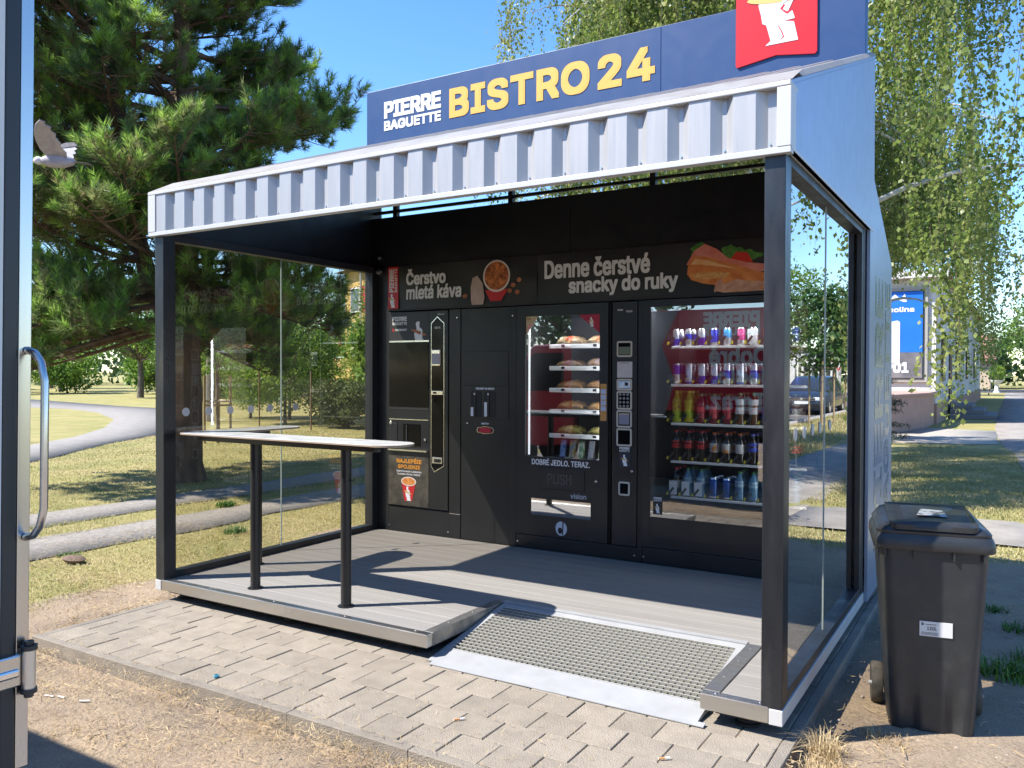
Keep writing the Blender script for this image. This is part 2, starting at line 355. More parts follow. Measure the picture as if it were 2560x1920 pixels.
strip('path', [(-4.35, -9), (-4.33, 16)], [(-3.47, -9), (-3.45, 16)], GZ+.006, m_strip, .06, th=.006)
strip('path', [(-2.92, -9), (-2.88, 16)], [(-2.06, -9), (-2.02, 16)], GZ+.006, m_strip, .06, th=.006)
strip('path', [(-8.2, -6), (-9.2, .5), (-11.5, 4), (-13.5, 6.66), (-14.55, 8.08), (-16.9, 10.34), (-20.64, 13.09), (-25.6, 15.57), (-29.4, 16.7), (-31.6, 16.6), (-44, 16.8), (-70, 18)],
      [(-5.6, -6), (-7.2, .5), (-9.85, 4.63), (-11.91, 7.17), (-13.42, 9.51), (-16.2, 12.4), (-20.2, 16.2), (-24.5, 18.7), (-27.24, 19.3), (-30.1, 19.57), (-43.1, 22.36), (-70, 24)], GZ+.014, m_asph, .02, .5)
strip('pavement', [(5.72, -14), (5.62, 0), (5.54, 5.8), (5.46, 7.9), (5.36, 12.9), (5.18, 16), (4.92, 19.5), (4.74, 23.2), (4.72, 31), (4.7, 95)], [(7.0, -14), (6.95, 0), (6.92, 5.8), (6.9, 7.9), (6.86, 11.7), (6.78, 15.5), (6.62, 18.4), (6.55, 23), (6.5, 31), (6.5, 95)], GZ+.014, m_pave, .03, .5)
strip('path', [(4.72, 5.45), (4.72, 6.9)], [(5.62, 5.4), (5.6, 6.95)], GZ+.011, m_pave, .03, .1)
strip('path', [(2.2, 17.3), (2.3, 24)], [(4.9, 18.3), (4.75, 23.4)], GZ+.010, m_grav, .12, .2)
# road beyond the verge with a kerb on the near side
strip('road', [(9.45, -40), (9.3, 160)], [(15.6, -40), (15.2, 160)], GZ+.006, m_road, .0, 4)
strip('kerb', [(9.3, -40), (9.15, 160)], [(9.45, -40), (9.3, 160)], GZ+.10, M('kerb_concrete', (.3,.29,.27), .9, bump=.3, bs=80), 0, 4, th=.13)
strip('kerb', [(15.6, -40), (15.2, 160)], [(15.75, -40), (15.35, 160)], GZ+.10, MATS['kerb_concrete'], 0, 4, th=.13)
strip('road', [(-60, 74), (9.2, 78)], [(-60, 92), (9.2, 96)], GZ+.016, m_road, 0, 4)

# ---- paved apron: every paver and kerb stone a piece of its own
pv = thing('paving', None, None); del_keys = [k for k in pv.keys()]; tag(pv, kind='structure')
m_pav = M('concrete_paver', (.235,.203,.162), .93, col2=(.315,.272,.218), vs=9, vd=8, bump=.5, bs=160, orand=.10, mix=(.3,.7))
m_kerb = M('kerb_stone', (.205,.18,.15), .93, col2=(.27,.238,.195), vs=7, vd=8, bump=.55, bs=140, orand=.06)
m_bed = M('sand_bedding', (.20,.155,.11), .97, col2=(.29,.23,.16), vs=20, bump=.6, bs=120)
bed = MB().box(.09, 4.35, -.88, 3.5, -.06, -.0078).build('bedding', m_bed, pv)
def paver_mesh(w, d, h=.06, c=.003):
    mb = MB(); x, y = w/2, d/2
    mb.add([(-x,-y,-h),(x,-y,-h),(x,y,-h),(-x,y,-h),(-x,-y,-c),(x,-y,-c),(x,y,-c),(-x,y,-c),(-x+c,-y+c,0),(x-c,-y+c,0),(x-c,y-c,0),(-x+c,y-c,0)],
           [(0,1,5,4),(1,2,6,5),(2,3,7,6),(3,0,4,7),(4,5,9,8),(5,6,10,9),(6,7,11,10),(7,4,8,11),(8,9,10,11)])
    return mb
PX, PY = .2088, .1992; protos = {}
def put_paver(x0, x1, y0, y1, name='paver', mat=None, gx_=.0060, gy_=.0026, h=.06):
    key = (round(x1-x0, 3), round(y1-y0, 3), name)
    if key not in protos:
        o = paver_mesh(x1-x0-gx_, y1-y0-gy_, h).build(name, mat or m_pav, pv, local=True); protos[key] = o
    else:
        o = protos[key].copy(); COL.objects.link(o); o.parent = pv
    o.location = ((x0+x1)/2, (y0+y1)/2, random.uniform(-.0035, .001)); o.rotation_euler = (random.uniform(-.006, .006), random.uniform(-.006, .006), random.uniform(-.006, .006))
x_l, x_r = .137, 4.298
for r in range(9):
    y0 = -.847+r*PY; ph = 1.818 if r % 2 == 0 else 1.818+PX/2
    xs = sorted([ph+k*PX for k in range(-12, 16)]); xs = [x for x in xs if x_l+.05 < x < x_r-.04]; xs = [x_l]+xs+[x_r]
    for a, b in zip(xs[:-1], xs[1:]): put_paver(a, b, y0, y0+PY)
for r in range(9, 22):
    y0 = -.847+r*PY; put_paver(x_r-.105, x_r, y0, y0+PY)
kx = [.084+.72*k for k in range(6)]+[4.352]
for a, b in zip(kx[:-1], kx[1:]): put_paver(a, b, -.903, -.849, 'kerb_stone', m_kerb, .003, .001, .11)
ky = [-.849, -.1, .62, 1.34, 2.06, 2.78, 3.5]
for a, b in zip(ky[:-1], ky[1:]):
    put_paver(.082, .134, a, b, 'kerb_stone', m_kerb, .001, .003, .11); put_paver(4.3, 4.352, a, b, 'kerb_stone', m_kerb, .001, .003, .11)
# ================================================================== THE KIOSK
W, D = 4.302, 2.272
ZB, ZT = .069, .14
m_blk = M('black_powder_coat', (.012,.013,.016), .42, col2=(.02,.021,.024), vs=3, rv=.1, bump=.04, bs=300)
m_post = M('black_scuffed_post', (.013,.014,.017), .36, col2=(.05,.052,.056), vs=5, vd=9, mix=(.52,.85), rv=.14, stretch=(1,1,.25))
m_navy = M('dark_panel', (.010,.011,.014), .38, rv=.08, col2=(.014,.015,.018), vs=2)
m_alu = M('brushed_aluminium', (.60,.585,.56), .34, 1., col2=(.50,.485,.465), vs=4, vd=8, rv=.1, stretch=(.2,1,1))
m_alud = M('scuffed_aluminium', (.40,.39,.375), .45, .85, col2=(.16,.155,.15), vs=9, vd=9, rv=.15, mix=(.35,.75))
m_sil = M('silver_coated_sheet', (.42,.418,.422), .40, .3, col2=(.355,.352,.35), vs=2.0, vd=7, mix=(.45,.85), stretch=(9,1,.5), rv=.06)
m_gab = M('sky_tinted_silver_panel', (.31,.365,.48), .36, .45, col2=(.29,.345,.45), vs=1.5, rv=.05)  # blue sky light on the shaded gables is put into the silver colour
m_silt = M('light_grey_trim', (.50,.50,.50), .45, .1)
m_roof = M('weathered_roof_sheet', (.34,.33,.32), .5, .2, col2=(.27,.25,.23), vs=6, vd=8)
m_deck = M('composite_deck_board', (.215,.203,.19), .72, col2=(.255,.242,.228), vs=4, vd=9, bump=.2, bs=90, orand=.03, stretch=(.25,6,1))
m_rub = M('black_rubber', (.015,.015,.016), .7)
m_gl = glass_mat('bronze_tinted_glass', (.82,.78,.70), .05, 1.95)
m_gle = M('glass_edge', (.35,.42,.40), .1, 0, spec=.6)
m_dot = M('grey_glass_dot', (.42,.41,.42), .6)
m_screw = M('zinc_screw', (.7,.7,.7), .3, 1.)
K = thing('vending_kiosk', 'black and silver open-fronted vending kiosk on a raised grey deck', 'kiosk')
# ---- deck
df = MB(); df.box(.03, 4.27, .80, 2.30, .062, .117); df.box(.03, 2.33, .03, .80, .062, .117); df.box(3.99, 4.27, .03, .80, .062, .117)
for y in (.06, .78, 1.5, 2.2): df.box(.06, 2.3 if y < .8 else 4.24, y, y+.08, .040, .062)
df.box(3.99, 4.24, .06, .14, .040, .062)
deck = df.build('deck_frame', m_blk, K)
bw = .1445; nb = 16; y = .055; bp_ = {}
def board(x0, x1, y0, y1):
    k = (round(x0, 3), round(x1, 3), round(y1-y0, 4))
    if k not in bp_: bp_[k] = MB().box(x0, x1, -(y1-y0)/2, (y1-y0)/2, -.022, 0).build('deck_board', m_deck, deck, bevel=.0025, seg=1, local=True); o = bp_[k]
    else: o = bp_[k].copy(); COL.objects.link(o); o.parent = deck
    o.location = (0, (y0+y1)/2, ZT+random.uniform(-.0012, .0006))
rows = []
while y < 2.262: rows.append((y, min(y+bw-.004, 2.268))); y += bw
for a, b in rows:
    if b < .76: board(.028, 2.318, a, b); board(4.016, 4.274, a, b)
    elif a < .80:
        board(.028, 2.318, a, b); board(4.016, 4.274, a, b)
        board(2.320, 4.014, .806, b) if b > .81 else None
    else: board(.028, 4.274, a, b)
# ---- metal edging of the deck
def lprof(mb, x0, x1, y0, y1, m=0): mb.box(x0, x1, y0, y1, ZB, ZT+.003, m)
MB().box(.062, 2.384, -.001, .052, ZB, ZT+.003).build('deck_edging', m_alu, K, bevel=.004)
MB().box(3.936, 4.243, -.001, .052, ZB, ZT+.003).build('deck_edging', m_alu, K, bevel=.004)
MB().box(2.322, 2.386, .055, .80, ZB, ZT+.0035).build('deck_edging', m_alud, K, bevel=.003)
MB().box(3.934, 4.012, .055, .80, ZB, ZT+.0035).build('deck_edging', m_alud, K, bevel=.003)
for x0, x1 in ((0, .060), (4.245, 4.304)): MB().box(x0, x1, -.003, .07, ZB-.002, ZT-.004).build('corner_cap', m_silt, K, bevel=.003)
MB().box(4.276, 4.304, .073, 3.48, ZB-.002, ZT-.004).build('side_edging', m_silt, K, bevel=.003)
MB().box(-.002, .026, .073, 3.48, ZB-.002, ZT-.004).build('side_edging', m_silt, K, bevel=.003)
foot0 = None
for fx, fy in ((.16, .13), (1.2, .13), (2.24, .15), (4.12, .13), (.16, 1.5), (2.24, 1.5), (4.12, 1.5)):
    if foot0 is None: foot0 = MB().lathe([(.058, -.004), (.058, .010), (.046, .016), (.044, .024), (.030, .030), (.030, .045)], n=20).build('foot', m_rub, K, smooth=True, local=True); f_ = foot0
    else: f_ = foot0.copy(); COL.objects.link(f_); f_.parent = K
    f_.location = (fx, fy, 0)
sc0 = None
def screw(x, y, z, par=K, axis='z', r=.006):
    global sc0
    o = MB().lathe([(r, -.004), (r, .001), (r*.6, .003)], n=10, axis=axis).build('screw', m_screw, par, smooth=True, local=True); w = wloc(par); o.location = (x-w.x, y-w.y, z-w.z)
for x in (.55, 1.15, 1.75, 2.28, 4.0, 4.2): screw(x, .03, ZT+.003)
for y in (.25, .5, .72): screw(3.972, y, ZT+.0035); screw(2.352, y, ZT+.0035)
# ---- posts and rails
for x0, x1 in ((.002, .092), (4.21, 4.3)):
    MB().box(x0, x1, .0, .098, ZT, 2.566).build('post', m_post, K, bevel=.003)
    MB().box(x0, x1, 2.19, 2.27, ZT, 2.566).build('post', m_blk, K, bevel=.003)
    MB().box(x0+.004, x1-.004, .098, 2.19, 2.513, 2.566).build('top_rail', m_blk, K, bevel=.002)
    MB().box(x0+.004, x1-.004, .098, 2.19, ZT-.002, .186).build('bottom_rail', m_blk, K, bevel=.002)
MB().box(4.268, 4.298, .1, .112, .186, 2.513).build('glazing_bead', m_blk, K); MB().box(4.268, 4.298, 2.12, 2.19, .186, 2.513).build('glazing_bead', m_blk, K)
for xg, side in ((.048, 'l'), (4.258, 'r')):
    for y0, y1 in ((.099, 1.118), (1.124, 2.189)):
        g = MB().add([(xg, y0, .186), (xg, y1, .186), (xg, y1, 2.513), (xg, y0, 2.513)], [(0, 1, 2, 3)]).build('glass_pane', m_gl, K)
        e = MB().box(xg-.004, xg+.004, y1 if y0 < 1 else y0-.001, y1+.0025 if y0 < 1 else y0+.0015, .186, 2.513).build('pane_edge', m_gle, g)
        for yd in ((.214, .411, .608, .805, 1.0) if y0 < 1 else (1.277,)):
            MB().lathe([(.031, -.0006), (.031, .0006)], (xg+(.002 if side == 'l' else .0025), yd, 1.308), 24, 'x').build('sight_dot', m_dot, g, smooth=True)
# ---- canopy: gable panels, fascia, roof
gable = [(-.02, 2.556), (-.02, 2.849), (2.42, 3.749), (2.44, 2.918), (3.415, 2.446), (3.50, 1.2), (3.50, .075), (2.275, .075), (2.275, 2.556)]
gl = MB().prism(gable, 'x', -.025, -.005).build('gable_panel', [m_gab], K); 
MB().prism([(.0, 2.57), (.0, 2.835), (2.40, 3.72), (2.42, 2.90), (2.28, 2.9), (2.28, 2.57)], 'x', -.004, .001).build('gable_lining', m_navy, gl)
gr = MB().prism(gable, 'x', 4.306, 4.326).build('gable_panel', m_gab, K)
MB().prism([(.0, 2.57), (.0, 2.835), (2.40, 3.72), (2.42, 2.90), (2.28, 2.9), (2.28, 2.57)], 'x', 4.301, 4.305).build('gable_lining', m_navy, gr)
MB().box(4.278, 4.329, -.02, 2.39, 2.556, 2.569).build('canopy_lip', m_silt, K)
MB().box(-.027, .02, -.02, 2.39, 2.556, 2.569).build('canopy_lip', m_silt, K)
# fascia sheet: trapezoidal ribs
prof = []; x = .058; P = .20105
while x < 4.25:
    prof += [(x, 0.), (x+.098, 0.), (x+.143, .034), (x+.163, .034)]; x += P
prof = [p for p in prof if p[0] < 4.262]+[(4.262, .034)]
mb = MB(); vs = []; fs = []
for i, (px_, dy) in enumerate(prof): vs += [(px_, -.028+dy, 2.568), (px_, -.028+dy, 2.822)]
for i in range(len(prof)-1): fs.append((2*i, 2*i+2, 2*i+3, 2*i+1))
k = len(vs); back = [(p[0], p[1]+.0012, p[2]) for p in vs]
mb.add(vs, fs); mb.add(back, [tuple(reversed(f)) for f in fs])
fas = mb.build('fascia_sheet', m_sil, K)
x = .058
while x+.16 < 4.25: screw(x+.153, .005, 2.592, fas, 'y', .005); x += P
MB().box(-.026, 4.327, -.032, .02, 2.540, 2.5665).build('fascia_sill', m_silt, K, bevel=.002)
MB().box(-.026, 4.327, -.036, .10, 2.8225, 2.846).build('fascia_cap', m_silt, K, bevel=.004)
MB().box(-.027, .052, -.034, .06, 2.567, 2.822).build('fascia_end', m_silt, K, bevel=.003); MB().box(4.268, 4.3285, -.034, .06, 2.567, 2.822).build('fascia_end', m_silt, K, bevel=.003)
MB().box(.053, 4.267, .018, .022, 2.567, 2.82).build('fascia_back', m_navy, K)
sl = (3.749-2.849)/2.44
def rz(y): return 2.849+(y+.02)*sl
mb = MB()
mb.add([(-.03, -.034, rz(-.034)-.001), (4.33, -.034, rz(-.034)-.001), (4.33, 2.45, rz(2.45)), (-.03, 2.45, rz(2.45))], [(0, 1, 2, 3)])
mb.add([(-.03, -.0, rz(0)-.02), (4.33, -.0, rz(0)-.02), (4.33, 2.45, rz(2.45)-.02), (-.03, 2.45, rz(2.45)-.02)], [(0, 3, 2, 1)])
rf = mb.build('roof_sheet', [m_roof], K)
for i in range(21):
    x = .08+.208*i
    MB().add([(x, .16, rz(.16)+.001), (x+.025, .16, rz(.16)+.03), (x+.065, .16, rz(.16)+.03), (x+.09, .16, rz(.16)+.001), (x, 2.45, rz(2.45)+.001), (x+.025, 2.45, rz(2.45)+.03), (x+.065, 2.45, rz(2.45)+.03), (x+.09, 2.45, rz(2.45)+.001)], [(0, 1, 5, 4), (1, 2, 6, 5), (2, 3, 7, 6), (0, 3, 2, 1)]).build('roof_rib', m_roof, rf)
fl = MB().add([(-.03, -.03, rz(-.03)+.003), (4.33, -.03, rz(-.03)+.003), (4.33, .17, rz(.17)+.033), (-.03, .17, rz(.17)+.033)], [(0, 1, 2, 3)]).build('roof_flashing', m_roof, K)
for i in range(11): screw(.2+.4*i, .08, rz(.08)+.012, K, 'z', .008)
MB().add([(.0, .04, rz(.04)-.03), (4.30, .04, rz(.04)-.03), (4.30, 2.42, rz(2.42)-.03), (.0, 2.42, rz(2.42)-.03)], [(0, 3, 2, 1)]).build('ceiling_lining', m_navy, K)
# ---- back wall above the machines and the open gap over it
MB().box(.092, 2.09, 2.276, 2.31, 2.16, 3.026).build('back_panel', m_navy, K, bevel=.002); MB().box(2.093, 4.21, 2.276, 2.31, 2.16, 3.026).build('back_panel', m_navy, K, bevel=.002)
MB().box(.002, .213, 2.275, 2.32, ZT, 2.566).build('back_corner_panel', m_blk, K, bevel=.002)
MB().box(.002, .09, 2.275, 2.32, 2.566, 3.026).build('back_corner_panel', m_navy, K)
for x in (.225, 1.475, 2.75, 4.0): MB().box(x, x+.045, 2.32, 2.365, 2.9, 3.70).build('roof_stud', m_blk, K)
MB().box(.0, 4.3, 2.325, 2.355, 3.075, 3.10).build('gap_rail', m_blk, K)
MB().box(4.0, 4.21, 2.276, 2.32, ZT, 2.16).build('back_corner_panel', m_blk, K)
# rear housing round the machines
MB().add([(-.004, 2.44, 2.914), (4.305, 2.44, 2.914), (4.305, 3.415, 2.442), (-.004, 3.415, 2.442)], [(0, 1, 2, 3)]).build('rear_roof', m_sil, K)
MB().box(-.004, 4.305, 2.42, 2.44, 2.6, 2.92).build('rear_upstand', m_navy, K)
MB().add([(-.004, 3.416, 2.442), (4.305, 3.416, 2.442), (4.305, 3.498, 1.2), (-.004, 3.498, 1.2), (4.305, 3.498, .075), (-.004, 3.498, .075)], [(0, 1, 2, 3), (3, 2, 4, 5)]).build('rear_wall', m_sil, K)
MB().box(.03, 4.27, 2.30, 3.46, .062, .13).build('rear_floor', m_blk, K)
# letters cut into the right side panel show a mirror-like backing
m_mir = M('mirror_backing', (.42,.50,.68), .22, .7)
text('PIERRE', m_mir, gr, (4.3264, 2.96, .36), (0, 0, 1), (0, -1, 0), 1.93, .42, bold=.1)
text('BAGUETTE', m_mir, gr, (4.3264, 3.335, .36), (0, 0, 1), (0, -1, 0), 1.93, .28, bold=.1)
m_dome = M('smoked_dome', (.02,.02,.022), .08, spec=.8)
for z, r in ((2.66, .03), (2.53, .045)):
    cm = MB().lathe([(.0005, -r), (r*.6, -r*.8), (r, -r*.3), (r, .02)], (.12, 2.255, z), 16, 'y').build('camera_dome', m_dome, K, smooth=True)
# ================================================================== SIGN, BANNERS, MACHINES, GOODS
XD, UD = (1, 0, 0), (0, 0, 1)      # reading and up directions on surfaces that face the visitor
m_blue = M('sign_blue', (.010,.045,.145), .42, col2=(.012,.049,.152), vs=2, vd=6, rv=.03)
m_yel = M('sign_yellow', (.62,.36,.065), .45)
m_wht = M('sign_white', (.66,.66,.66), .45)
m_red = M('sign_red', (.50,.004,.010), .38)
m_crust = M('baguette_tan', (.62,.40,.12), .5)
m_pw = M('print_white', (.78,.78,.80), .5); m_prd = M('print_red', (.55,.02,.025), .45); m_pbr = M('print_brown', (.26,.07,.025), .5, col2=(.50,.20,.09), vs=25)
CH = [(382,45),(395,0),(420,-50),(452,-88),(440,-125),(432,-150),(425,-190),(440,-225),(480,-245),(530,-238),(535,-200),(522,-185),(526,-120),(575,-95),(612,-50),(624,0),(606,40),(580,98),(612,72),(632,134),(556,151),(626,156),(655,283),(540,304),(432,328),(468,290),(440,190),(432,178),(410,171),(400,110)]
CHU = [((x-380)/275, (335-(y+.19*(x-380)*(1 if y > -60 else .3)))/275) for x, y in CH]
def emblem(parent, o0, w, white, brown, lift=0., lo=0., hi=9., depth=.0015, big=False):
    """white cook carrying a loaf, w = width of the figure; lo/hi crop it"""
    pts = [(u*w, min(max(v, lo), hi)*w-lo*w) for u, v in CHU]
    e = shape(pts, white, parent, o0, XD, UD, 'emblem', depth, lift)
    if hi > 1.4:
        a = math.radians(-5 if big else -18); L, Hh = .76*w, .125*w; c = (.47*w, ((1.165 if big else 1.22)-lo)*w)
        bag = [(c[0]+L*math.cos(t)*math.cos(a)-Hh*math.sin(t)*math.sin(a), c[1]+L*math.cos(t)*math.sin(a)+Hh*math.sin(t)*math.cos(a)) for t in np.linspace(0, 2*math.pi, 22, endpoint=False)]
        shape(bag, brown, e, o0, XD, UD, 'loaf', .001, lift+depth+.0004)
        shape([(.70*w, (1.5-lo)*w), (.84*w, (1.45-lo)*w), (.80*w, (1.08-lo)*w), (.62*w, (.98-lo)*w), (.60*w, (1.06-lo)*w), (.70*w, (1.15-lo)*w)], white, e, o0, XD, UD, 'arm', .001, lift+depth+.0018)
    if big:
        q = lambda px_, py_: ((px_-380)/275*w, (335-(py_+.19*(px_-380)))/275*w)
        shape([q(508, 172), q(528, 190), q(548, 225), q(561, 260), q(530, 287), q(552, 258), q(540, 226), q(522, 194)], m_red, e, o0, XD, UD, 'trouser_fold', .0006, lift+depth+.0006)
        shape([q(532, 66), q(560, 92), q(581, 104), q(618, 74), q(606, 66), q(580, 88), q(548, 70), q(566, 40), q(556, 36)], m_red, e, o0, XD, UD, 'sleeve_line', .0006, lift+depth+.0006)
    return e
# ---- roof sign
S = thing('roof_sign', 'long dark blue sign board on the kiosk roof with yellow and white raised lettering', 'sign', (2.15, 2.2, 3.656))
m_edge = M('sign_edge', (.14,.22,.36), .4)
MB().box(.036, 2.890, 2.176, 2.262, 3.664, 4.168).build('panel', [m_blue], S, bevel=.003); MB().box(2.892, 4.3, 2.176, 2.262, 3.664, 4.168).build('panel', m_blue, S, bevel=.003)
MB().box(.036, 4.3, 2.262, 2.275, 3.664, 4.166).build('back_sheet', m_edge, S)
text('PIERRE', m_wht, S, (.244, 2.176, 3.897), XD, UD, .636, .150, bold=.13, depth=.003)
text('BAGUETTE', m_wht, S, (.244, 2.176, 3.785), XD, UD, .636, .09, bold=.13, depth=.003)
text('BISTRO', m_yel, S, (.969, 2.176, 3.785), XD, UD, 1.338, .258, bold=.115, depth=.0035, spacing=1.06)
text('24', m_yel, S, (2.377, 2.176, 3.785), XD, UD, .468, .258, bold=.115, depth=.0035, spacing=1.06)
flag = [(3.462, 3.748), (3.60, 3.768), (3.73, 3.787), (3.985, 3.748), (4.0, 3.762), (4.0, 4.60), (3.985, 4.615), (3.465, 4.615), (3.452, 4.60), (3.452, 3.76)]
fb = shape([(a, b) for a, b in flag], m_red, S, (0, 2.175, 0), XD, UD, 'logo_plate', .012)
emblem(fb, (3.607, 2.162, 3.862), .27, m_wht, m_crust, big=True)
for x in (.3, 1.2, 2.2, 3.1, 4.0): MB().box(x, x+.03, 2.275, 2.31, 3.60, 4.1).build('bracket', m_blk, S)
# ---- banners over the machines
m_ban = M('banner_vinyl', (.016,.016,.018), .42, col2=(.022,.022,.024), vs=4, bump=.0)
m_btx = M('banner_grey_lettering', (.74,.74,.76), .5)
def banner_sheet(x0, x1, z0, z1, nxx):
    V = []; Fq = []
    for i in range(nxx+1):
        for j in range(9):
            u, v = i/nxx, j/8; x = x0+(x1-x0)*u; z = z0+(z1-z0)*v; e = min(u, 1-u)*(x1-x0)
            y = 2.262+.0035*math.sin(9*u+5*v)+.003*math.sin(23*u-9*v)*math.exp(-e/.25)+.002*math.sin(61*v)*math.exp(-e/.1)
            V.append((x, y, z))
    for i in range(nxx):
        for j in range(8): a = i*9+j; Fq.append((a, a+9, a+10, a+1))
    return V, Fq
def banner(name, label, x0, x1):
    t = thing(name, label, 'banner', ((x0+x1)/2, 2.262, 2.174)); V, Fq = banner_sheet(x0, x1, 2.174, 2.565, 60)
    MB().add(V, Fq).build('sheet', m_ban, t, smooth=True); MB().box(x0, x1, 2.268, 2.2745, 2.172, 2.567).build('batten', m_navy, t); return t
B1 = banner('coffee_banner', 'dark vinyl banner advertising coffee with a red tag and a cup picture', .222, 1.793)
yb = 2.2535
tagp = MB().box(.224, .343, yb, yb+.004, 2.178, 2.562).build('red_tag', m_prd, B1)
text('PIERRE', m_pw, tagp, (.293, yb-.0003, 2.33), (0, 0, 1), (-1, 0, 0), .215, .053, bold=.15)
text('BAGUETTE', m_pw, tagp, (.331, yb-.0003, 2.33), (0, 0, 1), (-1, 0, 0), .215, .028, bold=.13)
emblem(tagp, (.245, yb-.0004, 2.19), .06, m_pw, m_crust, depth=.0004)
text('Čerstvo', m_btx, B1, (.436, yb, 2.385), XD, UD, .44, .145, bold=.075)
text('mletá káva', m_btx, B1, (.436, yb, 2.255), XD, UD, .605, .125, bold=.075, slant=.04)
m_cupw = M('print_cup_white', (.72,.66,.60), .5); m_cof = M('print_coffee', (.16,.030,.010), .5, col2=(.75,.24,.06), vs=26, vd=9, mix=(.38,.66)); m_lid = M('print_lid', (.42,.30,.26), .5, col2=(.55,.42,.37), vs=8)
shape([(1.345, 2.205), (1.45, 2.205), (1.52, 2.30), (1.29, 2.30)], m_prd, B1, (0, yb, 0), XD, UD, 'printed_cup', .0008)
shape(ell(1.405, 2.415, .135, .135, 40), m_cupw, B1, (0, yb-.001, 0), XD, UD, 'printed_cup_rim', .0008); shape(ell(1.405, 2.417, .12, .12, 40), m_cof, B1, (0, yb-.002, 0), XD, UD, 'printed_coffee', .0006)
shape([(1.155, 2.18), (1.27, 2.18), (1.285, 2.24), (1.265, 2.36), (1.21, 2.43), (1.16, 2.41), (1.142, 2.33), (1.145, 2.22)], m_lid, B1, (0, yb-.0005, 0), XD, UD, 'printed_lid', .0008)
for bx, bz in ((1.083, 2.26), (1.57, 2.33), (1.535, 2.285), (1.625, 2.372), (1.61, 2.27)): shape(ell(bx, bz, .024, .019, 14), m_pbr, B1, (0, yb, 0), XD, UD, 'printed_bean', .0008)
B2 = banner('snack_banner', 'dark vinyl banner advertising snacks with a filled baguette picture', 1.797, 4.0)
text('Denne čerstvé', m_btx, B2, (1.868, yb, 2.36), XD, UD, .915, .155, bold=.075)
text('snacky do ruky', m_btx, B2, (2.09, yb, 2.205), XD, UD, .915, .15, bold=.075)
m_bun = M('print_bun', (.60,.14,.025), .5, col2=(.80,.30,.08), vs=12, vd=6); m_ham = M('print_ham', (.70,.19,.14), .5, col2=(.80,.32,.26), vs=9); m_sal = M('print_salad', (.04,.14,.02), .5, col2=(.10,.28,.05), vs=30); m_hand = M('print_skin', (.55,.26,.16), .5, col2=(.68,.38,.26), vs=14); m_tom = M('print_tomato', (.62,.03,.015), .5)
def pr(p, m, nm, k): shape(p, m, B2, (0, yb-.0006*k, 0), XD, UD, nm, .0005)
pr([(3.10, 2.47), (3.14, 2.545), (3.19, 2.562), (3.24, 2.50), (3.22, 2.45)], m_sal, 'printed_salad', 1); pr([(3.33, 2.50), (3.40, 2.525), (3.46, 2.49), (3.56, 2.465), (3.64, 2.44), (3.55, 2.40), (3.36, 2.42)], m_sal, 'printed_salad', 2)
pr([(3.38, 2.40), (3.44, 2.47), (3.52, 2.46), (3.56, 2.39)], m_tom, 'printed_tomato', 3)
pr([(3.07, 2.40), (3.13, 2.50), (3.21, 2.545), (3.30, 2.50), (3.38, 2.43), (3.52, 2.39), (3.66, 2.37), (3.72, 2.33), (3.55, 2.31), (3.3, 2.36)], m_ham, 'printed_ham', 4)
pr([(3.075, 2.33), (3.085, 2.41), (3.13, 2.46), (3.22, 2.45), (3.34, 2.41), (3.46, 2.37), (3.60, 2.32), (3.74, 2.28), (3.80, 2.22), (3.74, 2.19), (3.55, 2.20), (3.36, 2.23), (3.20, 2.255), (3.11, 2.285)], m_bun, 'printed_bun', 5)
m_finger = M('print_finger', (.66,.36,.25), .5, col2=(.50,.22,.14), vs=22); m_crumb = M('print_crumb', (.80,.45,.16), .5, col2=(.55,.20,.05), vs=45, vd=7); m_hi = M('print_gloss', (.85,.50,.26), .5, col2=(.80,.38,.14), vs=20)
pr([(3.09, 2.325), (3.16, 2.335), (3.27, 2.335), (3.40, 2.325), (3.36, 2.29), (3.25, 2.285), (3.15, 2.29)], m_crumb, 'printed_crumb', 5.6); pr([(3.10, 2.40), (3.14, 2.44), (3.22, 2.425), (3.34, 2.385), (3.44, 2.35), (3.30, 2.375), (3.18, 2.395)], m_hi, 'printed_gloss', 5.7); pr([(3.42, 2.255), (3.55, 2.26), (3.68, 2.235), (3.62, 2.215), (3.48, 2.225)], m_crumb, 'printed_crumb', 5.8)
for i_ in range(7): pr(ell(3.12+.018*i_, 2.515+.012*math.sin(2.1*i_), .02, .016, 9), m_sal, 'printed_leaf', 1.2+.1*i_)
for i_ in range(8): pr(ell(3.36+.035*i_, 2.495-.008*i_+.014*math.sin(2.7*i_), .026, .018, 9), m_sal, 'printed_leaf', 2.1+.08*i_)
pr([(3.29, 2.245), (3.31, 2.275), (3.36, 2.245), (3.45, 2.275), (3.52, 2.255), (3.48, 2.235), (3.60, 2.255), (3.65, 2.235), (3.58, 2.205), (3.66, 2.185), (3.35, 2.182), (3.28, 2.20)], m_hand, 'printed_hand', 6)

for i_, (fx, fz, fa) in enumerate(((3.31, 2.235, 60), (3.40, 2.232, 38), (3.50, 2.226, 32), (3.60, 2.214, 30))): ca_, sa_ = math.cos(R(fa)), math.sin(R(fa)); pr([(fx+.055*math.cos(t)*ca_-.017*math.sin(t)*sa_, fz+.055*math.cos(t)*sa_+.017*math.sin(t)*ca_) for t in np.linspace(0, 6.0, 14)], m_finger, 'printed_finger', 6.6+.5*i_)
